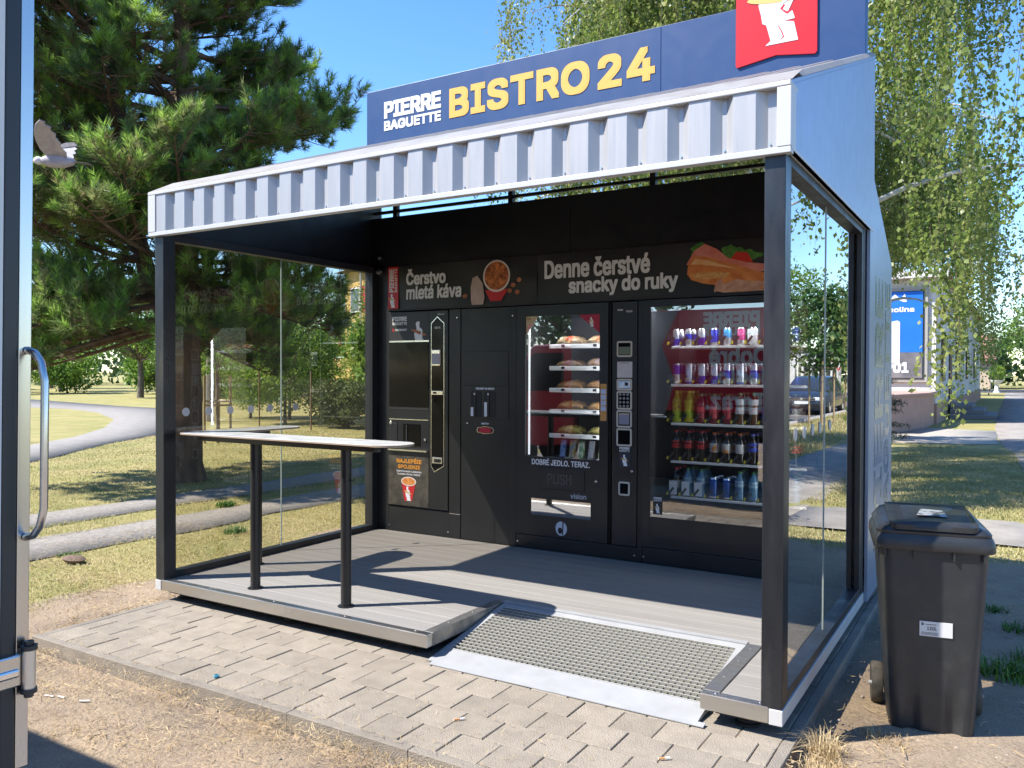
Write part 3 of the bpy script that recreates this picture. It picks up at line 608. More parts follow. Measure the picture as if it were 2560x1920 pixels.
# ---- coffee machine
m_mb = M('machine_black', (.013,.014,.016), .34, rv=.06, col2=(.016,.017,.019), vs=2)
m_mg = M('machine_gloss_black', (.006,.006,.007), .07, spec=.18)
m_grey = M('machine_dark_grey', (.035,.036,.038), .45)
m_chr = M('chrome_trim', (.78,.77,.75), .18, 1.); m_lock = M('lock_metal', (.72,.70,.66), .25, 1.)
m_scr = M('screen_dark', (.03,.035,.06), .12, emit=(.10,.12,.2), es=.25)
m_drk = M('recess_black', (.004,.004,.005), .6)
yf = 2.272
def lock(par, x, z, r=.012, y=yf): return MB().lathe([(r, 0), (r, -.012), (r*.7, -.016)], (x, y, z), 14, 'y').build('lock', m_lock, par, smooth=True)
C1 = thing('coffee_machine', 'black coffee vending machine with arrow-shaped control strip and cup poster', 'vending machine', (.56, yf, ZT))
MB().box(.217, .905, yf+.004, 2.95, .372, 2.150).build('cabinet', m_mb, C1, bevel=.003)
MB().box(.217, .905, yf-.001, 2.9, ZT+.002, .366).build('plinth', m_mb, C1, bevel=.002)
door = MB().box(.222, .900, yf-.014, yf+.003, .378, 2.146).build('door', m_mb, C1, bevel=.003)
yd = yf-.0145
lp = MB().box(.238, .690, yd-.002, yd, 1.885, 2.135).build('logo_panel', m_grey, C1)
text('PIERRE', m_pw, lp, (.275, yd-.0023, 2.065), XD, UD, .168, .04, bold=.16); text('BAGUETTE', m_pw, lp, (.275, yd-.0023, 2.028), XD, UD, .168, .028, bold=.14)
shape([(.272, 1.985), (.285, 2.002), (.298, 1.985), (.285, 1.965)], m_prd, lp, (0, yd-.0022, 0), XD, UD, 'mark', .0005); text('HAUSBRANDT', m_pw, lp, (.305, yd-.0023, 1.975), XD, UD, .138, .019, bold=.14, slant=.2)
emblem(lp, (.525, yd-.0022, 1.888), .115, m_pw, m_pbr, lo=.62, depth=.0005)
MB().box(.238, .690, yd-.003, yd, 1.872, 1.886).build('silver_strip', m_chr, C1)
MB().box(.238, .690, yd-.003, yd, 1.285, 1.868).build('front_glass', m_mg, C1, bevel=.002)
MB().box(.238, .690, yd-.004, yd, 1.262, 1.276).build('trim_line', m_grey, C1); MB().box(.238, .690, yd-.004, yd, 1.166, 1.174).build('trim_line', m_chr, C1)
n1 = MB().box(.24, .69, yd-.001, yd, .885, 1.160).build('delivery_bay', m_drk, C1)
MB().box(.245, .33, yd-.006, yd-.001, .905, 1.14).build('grille', m_grey, C1)
for i in range(11): MB().box(.252, .322, yd-.008, yd-.006, .915+.02*i, .924+.02*i).build('grille_slat', m_drk, C1)
MB().box(.40, .60, yd-.004, yd-.001, .93, 1.13).build('cup_door', m_mg, C1, bevel=.004); MB().box(.44, .452, yd-.012, yd-.004, .94, 1.12).build('cup_door_handle', m_grey, C1)
MB().box(.245, .685, yd-.030, yd-.001, .885, .898).build('drip_tray', m_chr, C1)
lock(C1, .262, 1.135, .016, yd); lock(C1, .655, .995, .012, yd)
po = MB().box(.232, .690, yd-.003, yd, .386, .838).build('poster', [M('poster_dark_print', (.035,.03,.026), .4, col2=(.10,.088,.07), vs=16, vd=9)], C1)
m_org = M('print_orange', (.72,.30,.03), .5)
yp = yd-.0035
text('NAJLEPŠIE', m_org, po, (.327, yp, .772), XD, UD, .285, .048, bold=.14); text('SPOJENIE', m_org, po, (.342, yp, .722), XD, UD, .255, .036, bold=.14)
text('ČERSTVÝCH BAGET A JEDINEČNEJ', m_pw, po, (.327, yp, .690), XD, UD, .285, .018, bold=.1); text('TALIANSKEJ KÁVOVEJ TRADÍCIE', m_pw, po, (.333, yp, .664), XD, UD, .265, .018, bold=.1)
shape([(.42, .428), (.505, .432), (.548, .605), (.385, .60)], m_prd, po, (0, yp, 0), XD, UD, 'printed_cup', .0006); shape(ell(.467, .608, .086, .042, 28), m_cupw, po, (0, yp-.0008, 0), XD, UD, 'printed_rim', .0005); shape(ell(.467, .608, .074, .033, 28), M('print_crema', (.60,.16,.03), .5, col2=(.75,.36,.10), vs=30), po, (0, yp-.0015, 0), XD, UD, 'printed_coffee', .0005)
emblem(po, (.43, yp-.001, .432), .062, m_pw, m_crust, depth=.0004)
ar = [(.717, 2.036), (.717, .762), (.756, .709), (.861, .768), (.861, 2.034), (.786, 2.094)]
shape(ar, m_chr, C1, (0, yd, 0), XD, UD, 'strip_frame', .004); shape([(.724, 2.032), (.724, .766), (.757, .720), (.854, .772), (.854, 2.030), (.786, 2.084)], m_mg, C1, (0, yd-.004, 0), XD, UD, 'control_strip', .003)
ys = yd-.0075
MB().box(.735, .83, ys-.016, ys, 1.655, 1.80).build('card_reader', m_chr, C1, bevel=.006); MB().box(.742, .823, ys-.018, ys-.016, 1.67, 1.765).build('reader_screen', m_scr, C1)
MB().box(.727, .852, ys-.006, ys, 1.40, 1.435).build('coin_plate', m_chr, C1, bevel=.002); MB().box(.745, .785, ys-.008, ys-.006, 1.41, 1.426).build('coin_slot', m_drk, C1)
MB().box(.735, .845, ys-.003, ys, .79, .845).build('coin_return', m_lock, C1, bevel=.003); MB().box(.76, .83, ys-.006, ys-.003, .80, .83).build('return_flap', m_drk, C1)
text('NECTA', m_pw, C1, (.762, ys-.0004, 1.985), XD, UD, .06, .018, bold=.08); text('KÁVA 4071', m_pw, C1, (.79, yd-.0004, 2.108), XD, UD, .07, .012, bold=.1)
MB().box(.906, 1.027, yf-.006, yf+.02, .360, 2.152).build('filler_strip', m_mb, C1, bevel=.002); MB().box(.906, 1.027, yf-.004, yf+.02, .142, .352).build('filler_strip', m_mb, C1, bevel=.002)
MB().box(.908, 1.025, yf-.005, yf+.02, .3535, .3595).build('filler_gap', m_chr, C1); lock(C1, 1.00, 2.075, .009, yf-.006)
for x, z in ((.228, .19), (.895, .19)): screw(x, yf-.001, z, C1, 'y', .007)

# ---- cup lid and napkin cabinet
C2 = thing('dispenser_cabinet', 'plain black cabinet with two cup lid slots and a red napkin outlet', 'cabinet', (1.28, yf, ZT))
MB().box(1.030, 1.530, yf, 2.9, ZT+.002, 2.152).build('cabinet', m_mb, C2, bevel=.003)
MB().box(1.040, 1.520, yf-.004, yf, 1.205, 1.485).build('slot_panel', m_mb, C2, bevel=.002); MB().box(1.044, 1.515, yf-.004, yf, 1.488, 1.78).build('service_panel', m_mb, C2, bevel=.002)
m_lidw = M('white_cup_lids', (.75,.75,.80), .4, bump=.4, bs=30, stretch=(1,1,6))
for x0, x1, zt in ((1.137, 1.248, 1.30), (1.277, 1.392, 1.345)):
    MB().box(x0, x1, yf-.006, yf-.004, 1.218, 1.436).build('slot', m_drk, C2); MB().box(x0+.002, x0+.03, yf-.014, yf-.006, 1.222, zt).build('lid_stack', m_lidw, C2, bevel=.006)
    MB().box(x0+.035, x0+.05, yf-.012, yf-.006, 1.22, 1.436).build('slot_fin', m_mb, C2)
    text('M' if x0 < 1.2 else 'S', m_pw, C2, (x0+.034, yf-.0125, 1.405), XD, UD, .016, .018, bold=.15)
text('VRCHNÁKY NA NÁPOJE', m_pw, C2, (1.186, yf-.0045, 1.452), XD, UD, .19, .022, bold=.12); text('SERVÍTKY', m_pw, C2, (1.243, yf-.0005, 1.153), XD, UD, .078, .018, bold=.12)
npl = [(1.196, 1.104), (1.21, 1.128), (1.245, 1.13), (1.265, 1.137), (1.31, 1.137), (1.33, 1.13), (1.362, 1.128), (1.376, 1.104), (1.362, 1.08), (1.33, 1.078), (1.31, 1.071), (1.265, 1.071), (1.245, 1.078), (1.21, 1.08)]
shape(npl, m_chr, C2, (0, yf, 0), XD, UD, 'napkin_frame', .006); shape([(1.286+(a-1.286)*.9, 1.104+(b-1.104)*.8) for a, b in npl], m_drk, C2, (0, yf-.006, 0), XD, UD, 'napkin_mouth', .001); shape([(1.286+(a-1.286)*.72, 1.104+(b-1.104)*.72) for a, b in npl], M('red_napkin', (.5,.01,.03), .5), C2, (0, yf-.007, 0), XD, UD, 'napkin', .003)
lock(C2, 1.105, 1.16, .010, yf); MB().box(1.532, 1.594, yf-.004, yf+.02, .142, 2.152).build('filler_strip', m_mb, C2, bevel=.002); lock(C2, 1.565, 2.075, .009, yf-.004)

# ---- snack machine
m_vgl = glass_mat('machine_glass', (.86,.88,.88), .25, 3.)
m_cav = M('cabinet_inside', (.055,.055,.06), .5); m_rail = M('white_shelf_rail', (.72,.72,.72), .35); m_led = M('led_strip', (.9,.95,1.), .4, emit=(.92,.96,1.), es=.55); m_fill_top = M('fill_lamp', (.9,.95,1.), .4, emit=(.92,.96,1.), es=26.); m_fill_side = M('fill_lamp_side', (.9,.95,1.), .4, emit=(.92,.96,1.), es=11.)  # the strip is a real light; the other two glow for added fill lamps
m_tray = M('shelf_tray', (.30,.30,.31), .35, .6)
def cavity(par, x0, x1, z0, z1, y0, y1):
    MB().add([(x0,y0,z0),(x1,y0,z0),(x1,y1,z0),(x0,y1,z0),(x0,y0,z1),(x1,y0,z1),(x1,y1,z1),(x0,y1,z1)], [(0,1,2,3),(4,7,6,5),(1,5,6,2),(2,6,7,3),(3,7,4,0)]).build('inner_lining', m_cav, par)
C3 = thing('snack_machine', 'black glass-fronted machine of packed sandwiches with a PUSH flap', 'vending machine', (2.1, yf, ZT))
sx0, sx1, sz0, sz1 = 1.685, 2.362, .908, 2.063
cavity(C3, 1.66, 2.40, .87, 2.09, yf+.012, 2.95)
d3 = MB(); d3.box(1.600, sx0, yf-.012, yf+.012, .258, 2.15); d3.box(sx1, 2.436, yf-.012, yf+.012, .258, 2.15); d3.box(sx0, sx1, yf-.012, yf+.012, sz1, 2.15); d3.box(sx0, sx1, yf-.012, yf+.012, .258, sz0)
d3.build('door', m_mb, C3); MB().box(1.60, 1.64, yf+.013, 3.0, .258, 2.15).build('cabinet_side', m_mb, C3); MB().box(2.41, 2.45, yf+.013, 3.0, .258, 2.15).build('cabinet_side', m_mb, C3)
MB().add([(sx0, yf, sz0), (sx1, yf, sz0), (sx1, yf, sz1), (sx0, yf, sz1)], [(0, 1, 2, 3)]).build('window', m_vgl, C3)
MB().box(1.598, 2.70, yf-.002, 2.9, ZT+.002, .250).build('plinth', m_mb, C3, bevel=.002)
MB().box(sx0+.014, sx0+.026, yf+.016, yf+.028, sz0+.01, sz1-.01).build('led_strip', m_led, C3)
MB().box(1.70, 2.36, yf+.02, yf+.05, 2.070, 2.082).build('fill_lamp', m_fill_top, C3); MB().box(2.372, 2.384, yf+.018, yf+.05, .95, 2.04).build('fill_lamp', m_fill_side, C3)  # unseen fill lamps added behind the frame to brighten the packs
SH = [1.83, 1.648, 1.466, 1.29, 1.088, .90]
for z in SH:
    MB().box(1.84, 2.40, yf+.15, 2.9, z-.012, z-.004).build('shelf', m_tray, C3)
    if z > .95: MB().box(1.835, 2.40, yf+.128, yf+.15, z-.030, z+.006).build('shelf_rail', m_rail, C3, bevel=.004)
    for x in (1.95, 2.24): MB().box(x, x+.03, yf+.124, yf+.129, z-.018, z+.001).build('price_tag', m_drk, C3); MB().box(x+.035, x+.08, yf+.1245, yf+.129, z-.017, z).build('price_tag', m_pw, C3)
MB().box(sx0, sx1, yf+.02, yf+.05, 1.262, 1.272).build('cross_bar', m_rail, C3)
ywn = yf-.0015
st1 = shape([(sx0, sz1), (sx0, 1.905), (1.80, sz1)], M('sticker_beige', (.62,.50,.30), .5, col2=(.50,.36,.22), vs=18), C3, (0, ywn, 0), XD, UD, 'window_sticker', .0006)
text('PIERRE', m_pbr, st1, (1.692, ywn-.001, 2.035), XD, UD, .045, .015, bold=.1)
shape([(1.69, 1.93), (1.705, 1.99), (1.745, 2.012), (1.72, 1.955)], M('print_sandwich', (.75,.45,.40), .5, col2=(.75,.20,.25), vs=60), st1, (0, ywn-.001, 0), XD, UD, 'printed_sandwich', .0004)
st2 = shape([(2.17, sz1), (sx1, sz1), (sx1, 1.91)], M('sticker_red', (.42,.02,.06), .5), C3, (0, ywn, 0), XD, UD, 'window_sticker', .0006)
emblem(st2, (2.27, ywn-.001, 1.965), .036, m_pw, m_crust, depth=.0004)
text('DOBRÉ JEDLO. TERAZ.', m_pw, C3, (1.752, yf-.0125, .842), XD, UD, .53, .058, bold=.07)
MB().box(1.806, 2.237, yf-.020, yf-.012, .650, .820).build('push_flap', m_mb, C3, bevel=.004)
pu = text('PUSH', M('push_outline', (.16,.17,.18), .4), C3, (1.905, yf-.0203, .695), XD, UD, .215, .078, bold=.04); text('PUSH', m_mb, C3, (1.909, yf-.0218, .699), XD, UD, .207, .070, bold=.0, name='lettering_fill')
text('vision', M('vision_grey', (.45,.46,.50), .4), C3, (2.11, yf-.0125, .588), XD, UD, .142, .040, bold=.09)
MB().box(1.742, 2.30, yf-.016, yf-.012, .420, .572).build('bay_frame', m_mb, C3, bevel=.003)
MB().add([(1.75, yf-.0165, .428), (2.292, yf-.0165, .428), (2.292, yf-.0165, .564), (1.75, yf-.0165, .564)], [(0, 1, 2, 3)]).build('bay_window', M('mirror_acrylic', (.55,.55,.55), .03, 1.), C3)
m_dj = M('emblem_grey', (.60,.62,.70), .4)
shape(ell(2.028, .335, .052, .058, 30), m_dj, C3, (0, yf-.0122, 0), XD, UD, 'round_emblem', .001); shape(ell(2.018, .318, .020, .026, 18), m_drk, C3, (0, yf-.0134, 0), XD, UD, 'emblem_hole', .0008); shape([(2.035, .28), (2.045, .285), (2.05, .39), (2.04, .392)], m_drk, C3, (0, yf-.0134, 0), XD, UD, 'emblem_slit', .0008)
lock(C3, 2.34, .742, .013, yf-.012)
oc = MB().box(2.372, 2.425, yf-.0145, yf-.012, 1.222, 1.512).build('instruction_sticker', M('sticker_orange', (.55,.27,.07), .5), C3)
for i in range(4): MB().box(2.376, 2.421, yf-.0155, yf-.0145, 1.30+.045*i, 1.336+.045*i).build('instruction_field', M('field_blue', (.60,.66,.78), .5, col2=(.25,.35,.65), vs=70), oc)
# control column
MB().box(2.474, 2.680, yf-.016, yf+.2, .258, 2.15).build('control_column', m_mb, C3, bevel=.003)
yc = yf-.0165
def unit(z0, z1, nm, x0=2.515, x1=2.642):
    shape([(a, b) for a, b in rrect(x0, x1, z0, z1, .015)], M('beige_bezel', (.55,.50,.43), .4), C3, (0, yc, 0), XD, UD, nm+'_bezel', .008); u = shape(rrect(x0+.013, x1-.013, z0+.014, z1-.014, .006), m_mg, C3, (0, yc-.008, 0), XD, UD, nm, .001); return u
u = unit(1.722, 1.845, 'display'); MB().box(2.532, 2.626, yc-.011, yc-.009, 1.742, 1.80).build('lcd', M('lcd_green', (.16,.19,.13), .3), u)
MB().box(2.516, 2.642, yc-.001, yc, 1.562, 1.686).build('paper_note', M('note_paper', (.50,.46,.48), .7, col2=(.60,.56,.58), vs=12), C3); text('NA NÁŠ ÚČET', m_drk, C3, (2.545, yc-.0012, 1.672), XD, UD, .07, .008, bold=.08)
u = unit(1.463, 1.553, 'card_slot'); MB().box(2.53, 2.628, yc-.011, yc-.009, 1.48, 1.536).build('card_picture', M('card_blue', (.35,.55,.80), .4, col2=(.75,.80,.85), vs=30), u); MB().box(2.585, 2.612, yc-.0125, yc-.011, 1.50, 1.525).build('slot', m_drk, u)
u = unit(1.315, 1.458, 'keypad')
m_key = M('key_grey', (.22,.22,.23), .4)
for r_ in range(4):
    for c_ in range(3): MB().lathe([(.010, 0), (.010, -.003), (.007, -.004)], (2.547+.031*c_, yc-.009, 1.342+.030*r_), 12, 'y').build('key', m_key, u, smooth=True)
u = unit(1.176, 1.310, 'card_terminal'); MB().box(2.535, 2.622, yc-.012, yc-.009, 1.20, 1.285).build('terminal_screen', m_scr, u); MB().box(2.535, 2.622, yc-.0125, yc-.012, 1.275, 1.288).build('terminal_bar', m_lock, u)
u = unit(1.032, 1.170, 'coin_cover'); u = unit(.649, .757, 'change_cup', 2.534, 2.628)
text('PIERRE', m_pw, C3, (2.538, yc-.0005, 1.005), XD, UD, .085, .020, bold=.15); text('BAGUETTE', m_pw, C3, (2.538, yc-.0005, .988), XD, UD, .085, .013, bold=.13)
ck = MB().box(2.535, 2.628, yc-.001, yc, .872, .982).build('logo_sticker', M('sticker_navy', (.022,.022,.04), .4), C3); emblem(ck, (2.562, yc-.0012, .878), .042, m_pw, m_crust, depth=.0004)
lock(C3, 2.645, .842, .012, yc); MB().box(2.505, 2.655, yc-.001, yc, 2.06, 2.105).build('number_sticker', M('sticker_black', (.02,.02,.022), .4), C3); text('0660', m_pw, C3, (2.59, yc-.0014, 2.066), XD, UD, .05, .016, bold=.1); text('PIERRE', m_pw, C3, (2.518, yc-.0014, 2.08), XD, UD, .045, .012, bold=.12)
MB().box(2.682, 2.722, yf-.004, yf+.02, .142, 2.152).build('filler_strip', m_mb, C3, bevel=.002)
for x in (1.61, 2.66): screw(x, yf-.002, .19, C3, 'y', .007)

# ---- drinks machine
C4 = thing('drinks_machine', 'black glass-fronted machine full of cans and bottles on five shelves', 'vending machine', (3.35, yf, ZT))
gx0, gx1, gz0, gz1 = 2.788, 3.935, .504, 2.10
cavity(C4, 2.765, 3.96, .47, 2.12, yf+.012, 2.95)
d4 = MB(); d4.box(2.726, gx0, yf-.012, yf+.012, .272, 2.152); d4.box(gx1, 3.995, yf-.012, yf+.012, .272, 2.152); d4.box(gx0, gx1, yf-.012, yf+.012, gz1, 2.152); d4.build('door_frame', m_mb, C4)
MB().box(gx0, gx1, yf-.010, yf+.012, .272, gz0).build('kick_panel', m_mb, C4)
MB().add([(gx0, yf-.004, gz0), (gx1, yf-.004, gz0), (gx1, yf-.004, gz1), (gx0, yf-.004, gz1)], [(0, 1, 2, 3)]).build('window', m_vgl, C4)
MB().box(2.726, 3.995, yf-.002, 2.9, ZT+.002, .264).build('plinth', m_mb, C4, bevel=.002)
MB().box(2.726, 2.76, yf+.013, 3.0, .272, 2.15).build('cabinet_side', m_mb, C4); MB().box(3.962, 3.995, yf+.013, 3.0, .272, 2.15).build('cabinet_side', m_mb, C4)
hb = MB()
for r_ in range(4):
    for c_ in range(56): hb.box(2.80+.02*c_+(.01 if r_ % 2 else 0), 2.809+.02*c_+(.01 if r_ % 2 else 0), yf-.0112, yf-.010, .288+.017*r_, .297+.017*r_)
tag(hb.build('vent_holes', m_drk, C4), kind='stuff')
MB().box(2.80, 3.92, yf+.016, yf+.05, 2.106, 2.117).build('fill_lamp', m_fill_top, C4); MB().box(3.942, 3.954, yf+.018, yf+.05, .55, 2.06).build('fill_lamp', m_fill_side, C4)  # fill lamps added out of view to brighten cans and bottles
DZ = [1.807, 1.517, 1.222, .932, .66]; ncol = 10; DX0 = 2.93; DXP = .0985
m_clr = glass_mat('clear_plastic', (.92,.94,.95), .04, 4.); m_tagy = M('tag_yellow', (.75,.62,.03), .5); m_tagk = M('tag_black', (.03,.03,.03), .5)
for z in DZ:
    MB().box(2.905, 3.95, yf+.13, 2.92, z-.012, z-.004).build('shelf', m_tray, C4); MB().box(2.905, 3.95, yf+.118, yf+.13, z-.022, z-.003).build('shelf_rail', m_rail, C4, bevel=.003)
    for c_ in range(ncol+1):
        x = DX0+DXP*(c_-.5)
        if x > 3.93: continue
        MB().add([(x, yf+.105, z-.02), (x, yf+.42, z-.02), (x, yf+.42, z+.07), (x, yf+.12, z+.09)], [(0, 1, 2, 3)]).build('divider', m_clr, C4)
        if c_ < ncol:
            MB().add([(x-.006, yf+.100, z+.012), (x+.006, yf+.100, z+.004), (x+.018, yf+.100, z+.026), (x+.006, yf+.100, z+.034)], [(0, 1, 2, 3)]).build('price_tag', m_tagy, C4)
            MB().add([(x+.011, yf+.100, z+.022), (x+.024, yf+.100, z+.010), (x+.062, yf+.100, z+.058), (x+.050, yf+.100, z+.072)], [(0, 1, 2, 3)]).build('price_tag', m_tagk, C4)
sk = MB().box(2.812, 2.888, yf-.0052, yf-.0045, .525, .665).build('window_sticker', M('sticker_black', (.02,.02,.022), .4), C4)
text('PIERRE', m_pw, sk, (2.818, yf-.0056, .640), XD, UD, .064, .016, bold=.13); text('BAGUETTE', m_pw, sk, (2.818, yf-.0056, .625), XD, UD, .064, .011, bold=.1); emblem(sk, (2.832, yf-.0056, .535), .034, m_pw, m_crust, depth=.0004)
for x in (2.735,): screw(x, yf-.002, .19, C4, 'y', .007)
MB().box(gx0, 2.9, yf+.02, yf+.035, 1.262, 1.272).build('cross_bar', m_rail, C4)

# ---- goods: cans and bottles (each one a thing)
def can_proto(name, label, r, h, cols, group):
    r *= 1.12
    """cols: list of (height share, material index); bands up the can"""
    mats = [M('can_end', (.7,.7,.72), .25, 1.)]+[c[1] for c in cols]
    prof = [(r*.86, 0), (r, .006)]; ms = [0]
    zc = .006
    for i, (sh, _) in enumerate(cols): zc = .006+(h-.018)*sh; prof.append((r, zc)); ms.append(i+1)
    prof += [(r*.84, h-.003), (r*.84, h), (r*.74, h-.004)]; ms += [0, 0, 0]
    o = MB().lathe(prof, n=14, ms=ms).build(name, mats, smooth=True); tag(o, label, 'can', group); return o
def bottle_proto(name, label, r, h, liquid, labm, capm, lab=(.38, .68), group='', waist=0.):
    r *= 1.10
    t = thing(name, label, 'bottle', group=group)
    pf = [(r*.8, 0), (r, .008), (r, h*.30), (r*(1-waist), h*.45), (r, h*.60), (r*.93, h*.70), (r*.55, h*.83), (r*.38, h*.90), (r*.36, h*.935)]
    MB().lathe(pf, n=14).build('bottle_body', liquid, t, smooth=True, local=True)
    MB().lathe([(r*1.012, h*lab[0]), (r*(1.012-waist*.6), h*(lab[0]+lab[1])/2), (r*1.012, h*lab[1])], n=14, caps=False).build('paper_label', labm, t, smooth=True, local=True)
    MB().lathe([(r*.44, h*.93), (r*.44, h*.995), (r*.38, h)], n=12).build('cap', capm, t, smooth=True, local=True)
    return t
c_sil = M('can_silver', (.62,.63,.66), .28, .9); c_blu = M('can_blue', (.02,.05,.45), .3, .4); c_prp = M('can_purple', (.07,.02,.30), .3, .4); c_sky = M('can_sky_blue', (.05,.30,.60), .3, .4); c_pnk = M('can_pink', (.60,.08,.25), .3, .3); c_red = M('can_red', (.55,.02,.03), .3, .3); c_wht = M('can_white', (.7,.7,.72), .35)
l_yel = M('tea_yellow', (.55,.42,.01), .25, col2=(.35,.45,.02), vs=14, mix=(.4,.5)); l_tea = M('dark_tea', (.10,.035,.008), .12, spec=.6); l_cola = M('cola', (.010,.005,.004), .1, spec=.6); l_fr = M('red_drink', (.16,.01,.02), .12, spec=.6); l_wat = M('blue_water_bottle', (.06,.18,.33), .08, spec=.7, col2=(.14,.30,.45), vs=20); l_wht = M('white_sleeve', (.62,.63,.64), .4, col2=(.52,.53,.55), vs=30)
p_red = M('label_red', (.55,.015,.02), .4, col2=(.60,.10,.10), vs=30, mix=(.55,.7)); p_pink = M('label_coral', (.60,.06,.07), .4, col2=(.15,.02,.03), vs=25, mix=(.5,.7)); p_wo = M('label_white_orange', (.62,.60,.58), .4, col2=(.65,.22,.03), vs=12, mix=(.5,.62)); p_blue = M('label_blue', (.03,.06,.42), .4, col2=(.55,.2,.2), vs=18, mix=(.6,.68)); p_wat = M('label_pale_blue', (.45,.60,.68), .4, col2=(.20,.40,.55), vs=26); p_yel = M('label_yellow_green', (.40,.48,.02), .4, col2=(.05,.05,.01), vs=22, mix=(.55,.65))
k_red = M('cap_red', (.60,.02,.02), .4); k_org = M('cap_orange', (.65,.12,.02), .4); k_blu = M('cap_blue', (.10,.09,.45), .4); k_yel = M('cap_yellow', (.65,.52,.02), .4); k_grn = M('cap_green', (.05,.22,.06), .4); k_wht = M('cap_white', (.6,.6,.62), .4)
G1 = 'drinks in the glass-fronted machine'
used = set()
ORD = ['first', 'second', 'third', 'fourth', 'fifth', 'sixth', 'seventh', 'eighth', 'ninth', 'tenth']
def place(o, x, y, z):
    if o.name in used: o = dup(o)
    used.add(o.name); o.location = (x, y, z); o.rotation_euler = (0, 0, random.uniform(-.5, .5)); return o
def tall(n, l, cols): return can_proto(n, l, .029, .158, cols, G1)
def slim(n, l, cols): return can_proto(n, l, .0265, .135, cols, G1)
top_row = [slim('can', 'silver can with blue foot', [(.45, c_blu), (1, c_sil)]), slim('can', 'blue-banded silver can', [(.4, c_sil), (.75, c_blu), (1, c_sil)]), slim('can', 'silver and purple can', [(.5, c_prp), (1, c_sil)]),
           slim('can', 'all blue can', [(.2, c_sil), (1, c_blu)]), slim('can', 'sky blue can', [(.45, c_sil), (1, c_sky)]), slim('can', 'pink can', [(.3, c_sil), (1, c_pnk)]), slim('can', 'white can', [(1, c_wht)]), slim('can', 'red can', [(.15, c_sil), (1, c_red)])]
row2a = tall('can', 'tall purple-topped can', [(.5, c_sil), (1, c_prp)]); row2b = tall('can', 'tall silver can', [(.1, c_blu), (1, c_sil)]); row2c = tall('can', 'tall blue-footed can', [(.42, c_blu), (1, c_sil)]); row2d = tall('can', 'tall blue-banded can', [(.3, c_sil), (.72, c_blu), (1, c_sil)])
row2 = [row2a, row2b, row2c, row2c, row2d, row2b, row2d, row2b, row2a, row2c]
b_yel = bottle_proto('bottle', 'yellow tea bottle', .034, .245, l_yel, p_yel, k_yel, (.25, .72), G1, .06); b_frt = bottle_proto('bottle', 'coral-labelled red drink bottle', .033, .225, l_fr, p_pink, k_grn, (.18, .55), G1); b_wht = bottle_proto('bottle', 'white-sleeved tea bottle', .034, .235, l_tea, l_wht, k_grn, (.34, .80), G1, .06); b_or = bottle_proto('bottle', 'blue-labelled tea bottle', .033, .225, l_tea, p_blue, k_blu, (.2, .6), G1)
row3 = [b_yel, b_yel, b_frt, b_frt, b_frt, b_wht, b_wht, b_or, b_or, b_wht]
b_cr = bottle_proto('bottle', 'red-labelled cola bottle', .032, .232, l_cola, p_red, k_red, (.42, .66), G1, .05); b_cw = bottle_proto('bottle', 'white-labelled cola bottle', .032, .225, l_cola, p_wo, k_org, (.34, .64), G1, .03); b_cb = bottle_proto('bottle', 'blue-labelled cola bottle', .032, .225, l_cola, p_blue, k_blu, (.42, .70), G1, .04)
row4 = [b_cr, b_cr, b_cr, b_cw, b_cw, b_cw, b_cb, b_cb, b_cb, b_cr]
b_lw = bottle_proto('bottle', 'red-capped dark bottle', .032, .215, l_cola, p_wo, k_red, (.3, .55), G1); b_w = bottle_proto('bottle', 'blue mineral water bottle', .033, .215, l_wat, p_wat, k_grn, (.48, .68), G1, .03); c_bb = tall('can', 'tall blue can', [(.08, c_sil), (1, M('can_deep_blue', (.015,.07,.30), .3, .4))])
row5 = [b_lw, b_w, b_w, c_bb, c_bb, b_w, b_w, b_w, b_w, b_w]
BASE = {}
for ri, row in enumerate((top_row+[top_row[7], top_row[3]], row2, row3, row4, row5)):
    for ci, pr_ in enumerate(row):
        for k in range(3 if ri else 2):
            if ri == 0 and k == 1 and ci > 1: continue
            d_ = BASE.setdefault(pr_.name, pr_['label']); o = place(pr_, DX0+DXP*ci+random.uniform(-.004, .004), yf+.175+.092*k+random.uniform(-.003, .003), DZ[ri]-.0035)
            o['label'] = '%s, %s of %s column from the keypad, %s drinks shelf' % (d_, ('front', 'second', 'third')[k], ORD[ci], ('top', 'second', 'third', 'fourth', 'lowest')[ri])
bx_i = 0
for ri, cols_ in ((0, (6,)), (4, (0, 1, 2))):
    for ci in cols_:
        x = DX0+DXP*ci; z = DZ[ri]
        t = MB().box(x-.032, x+.028, yf+.108, yf+.110, z+.01, z+.115).build('price_card', m_pw, C4)
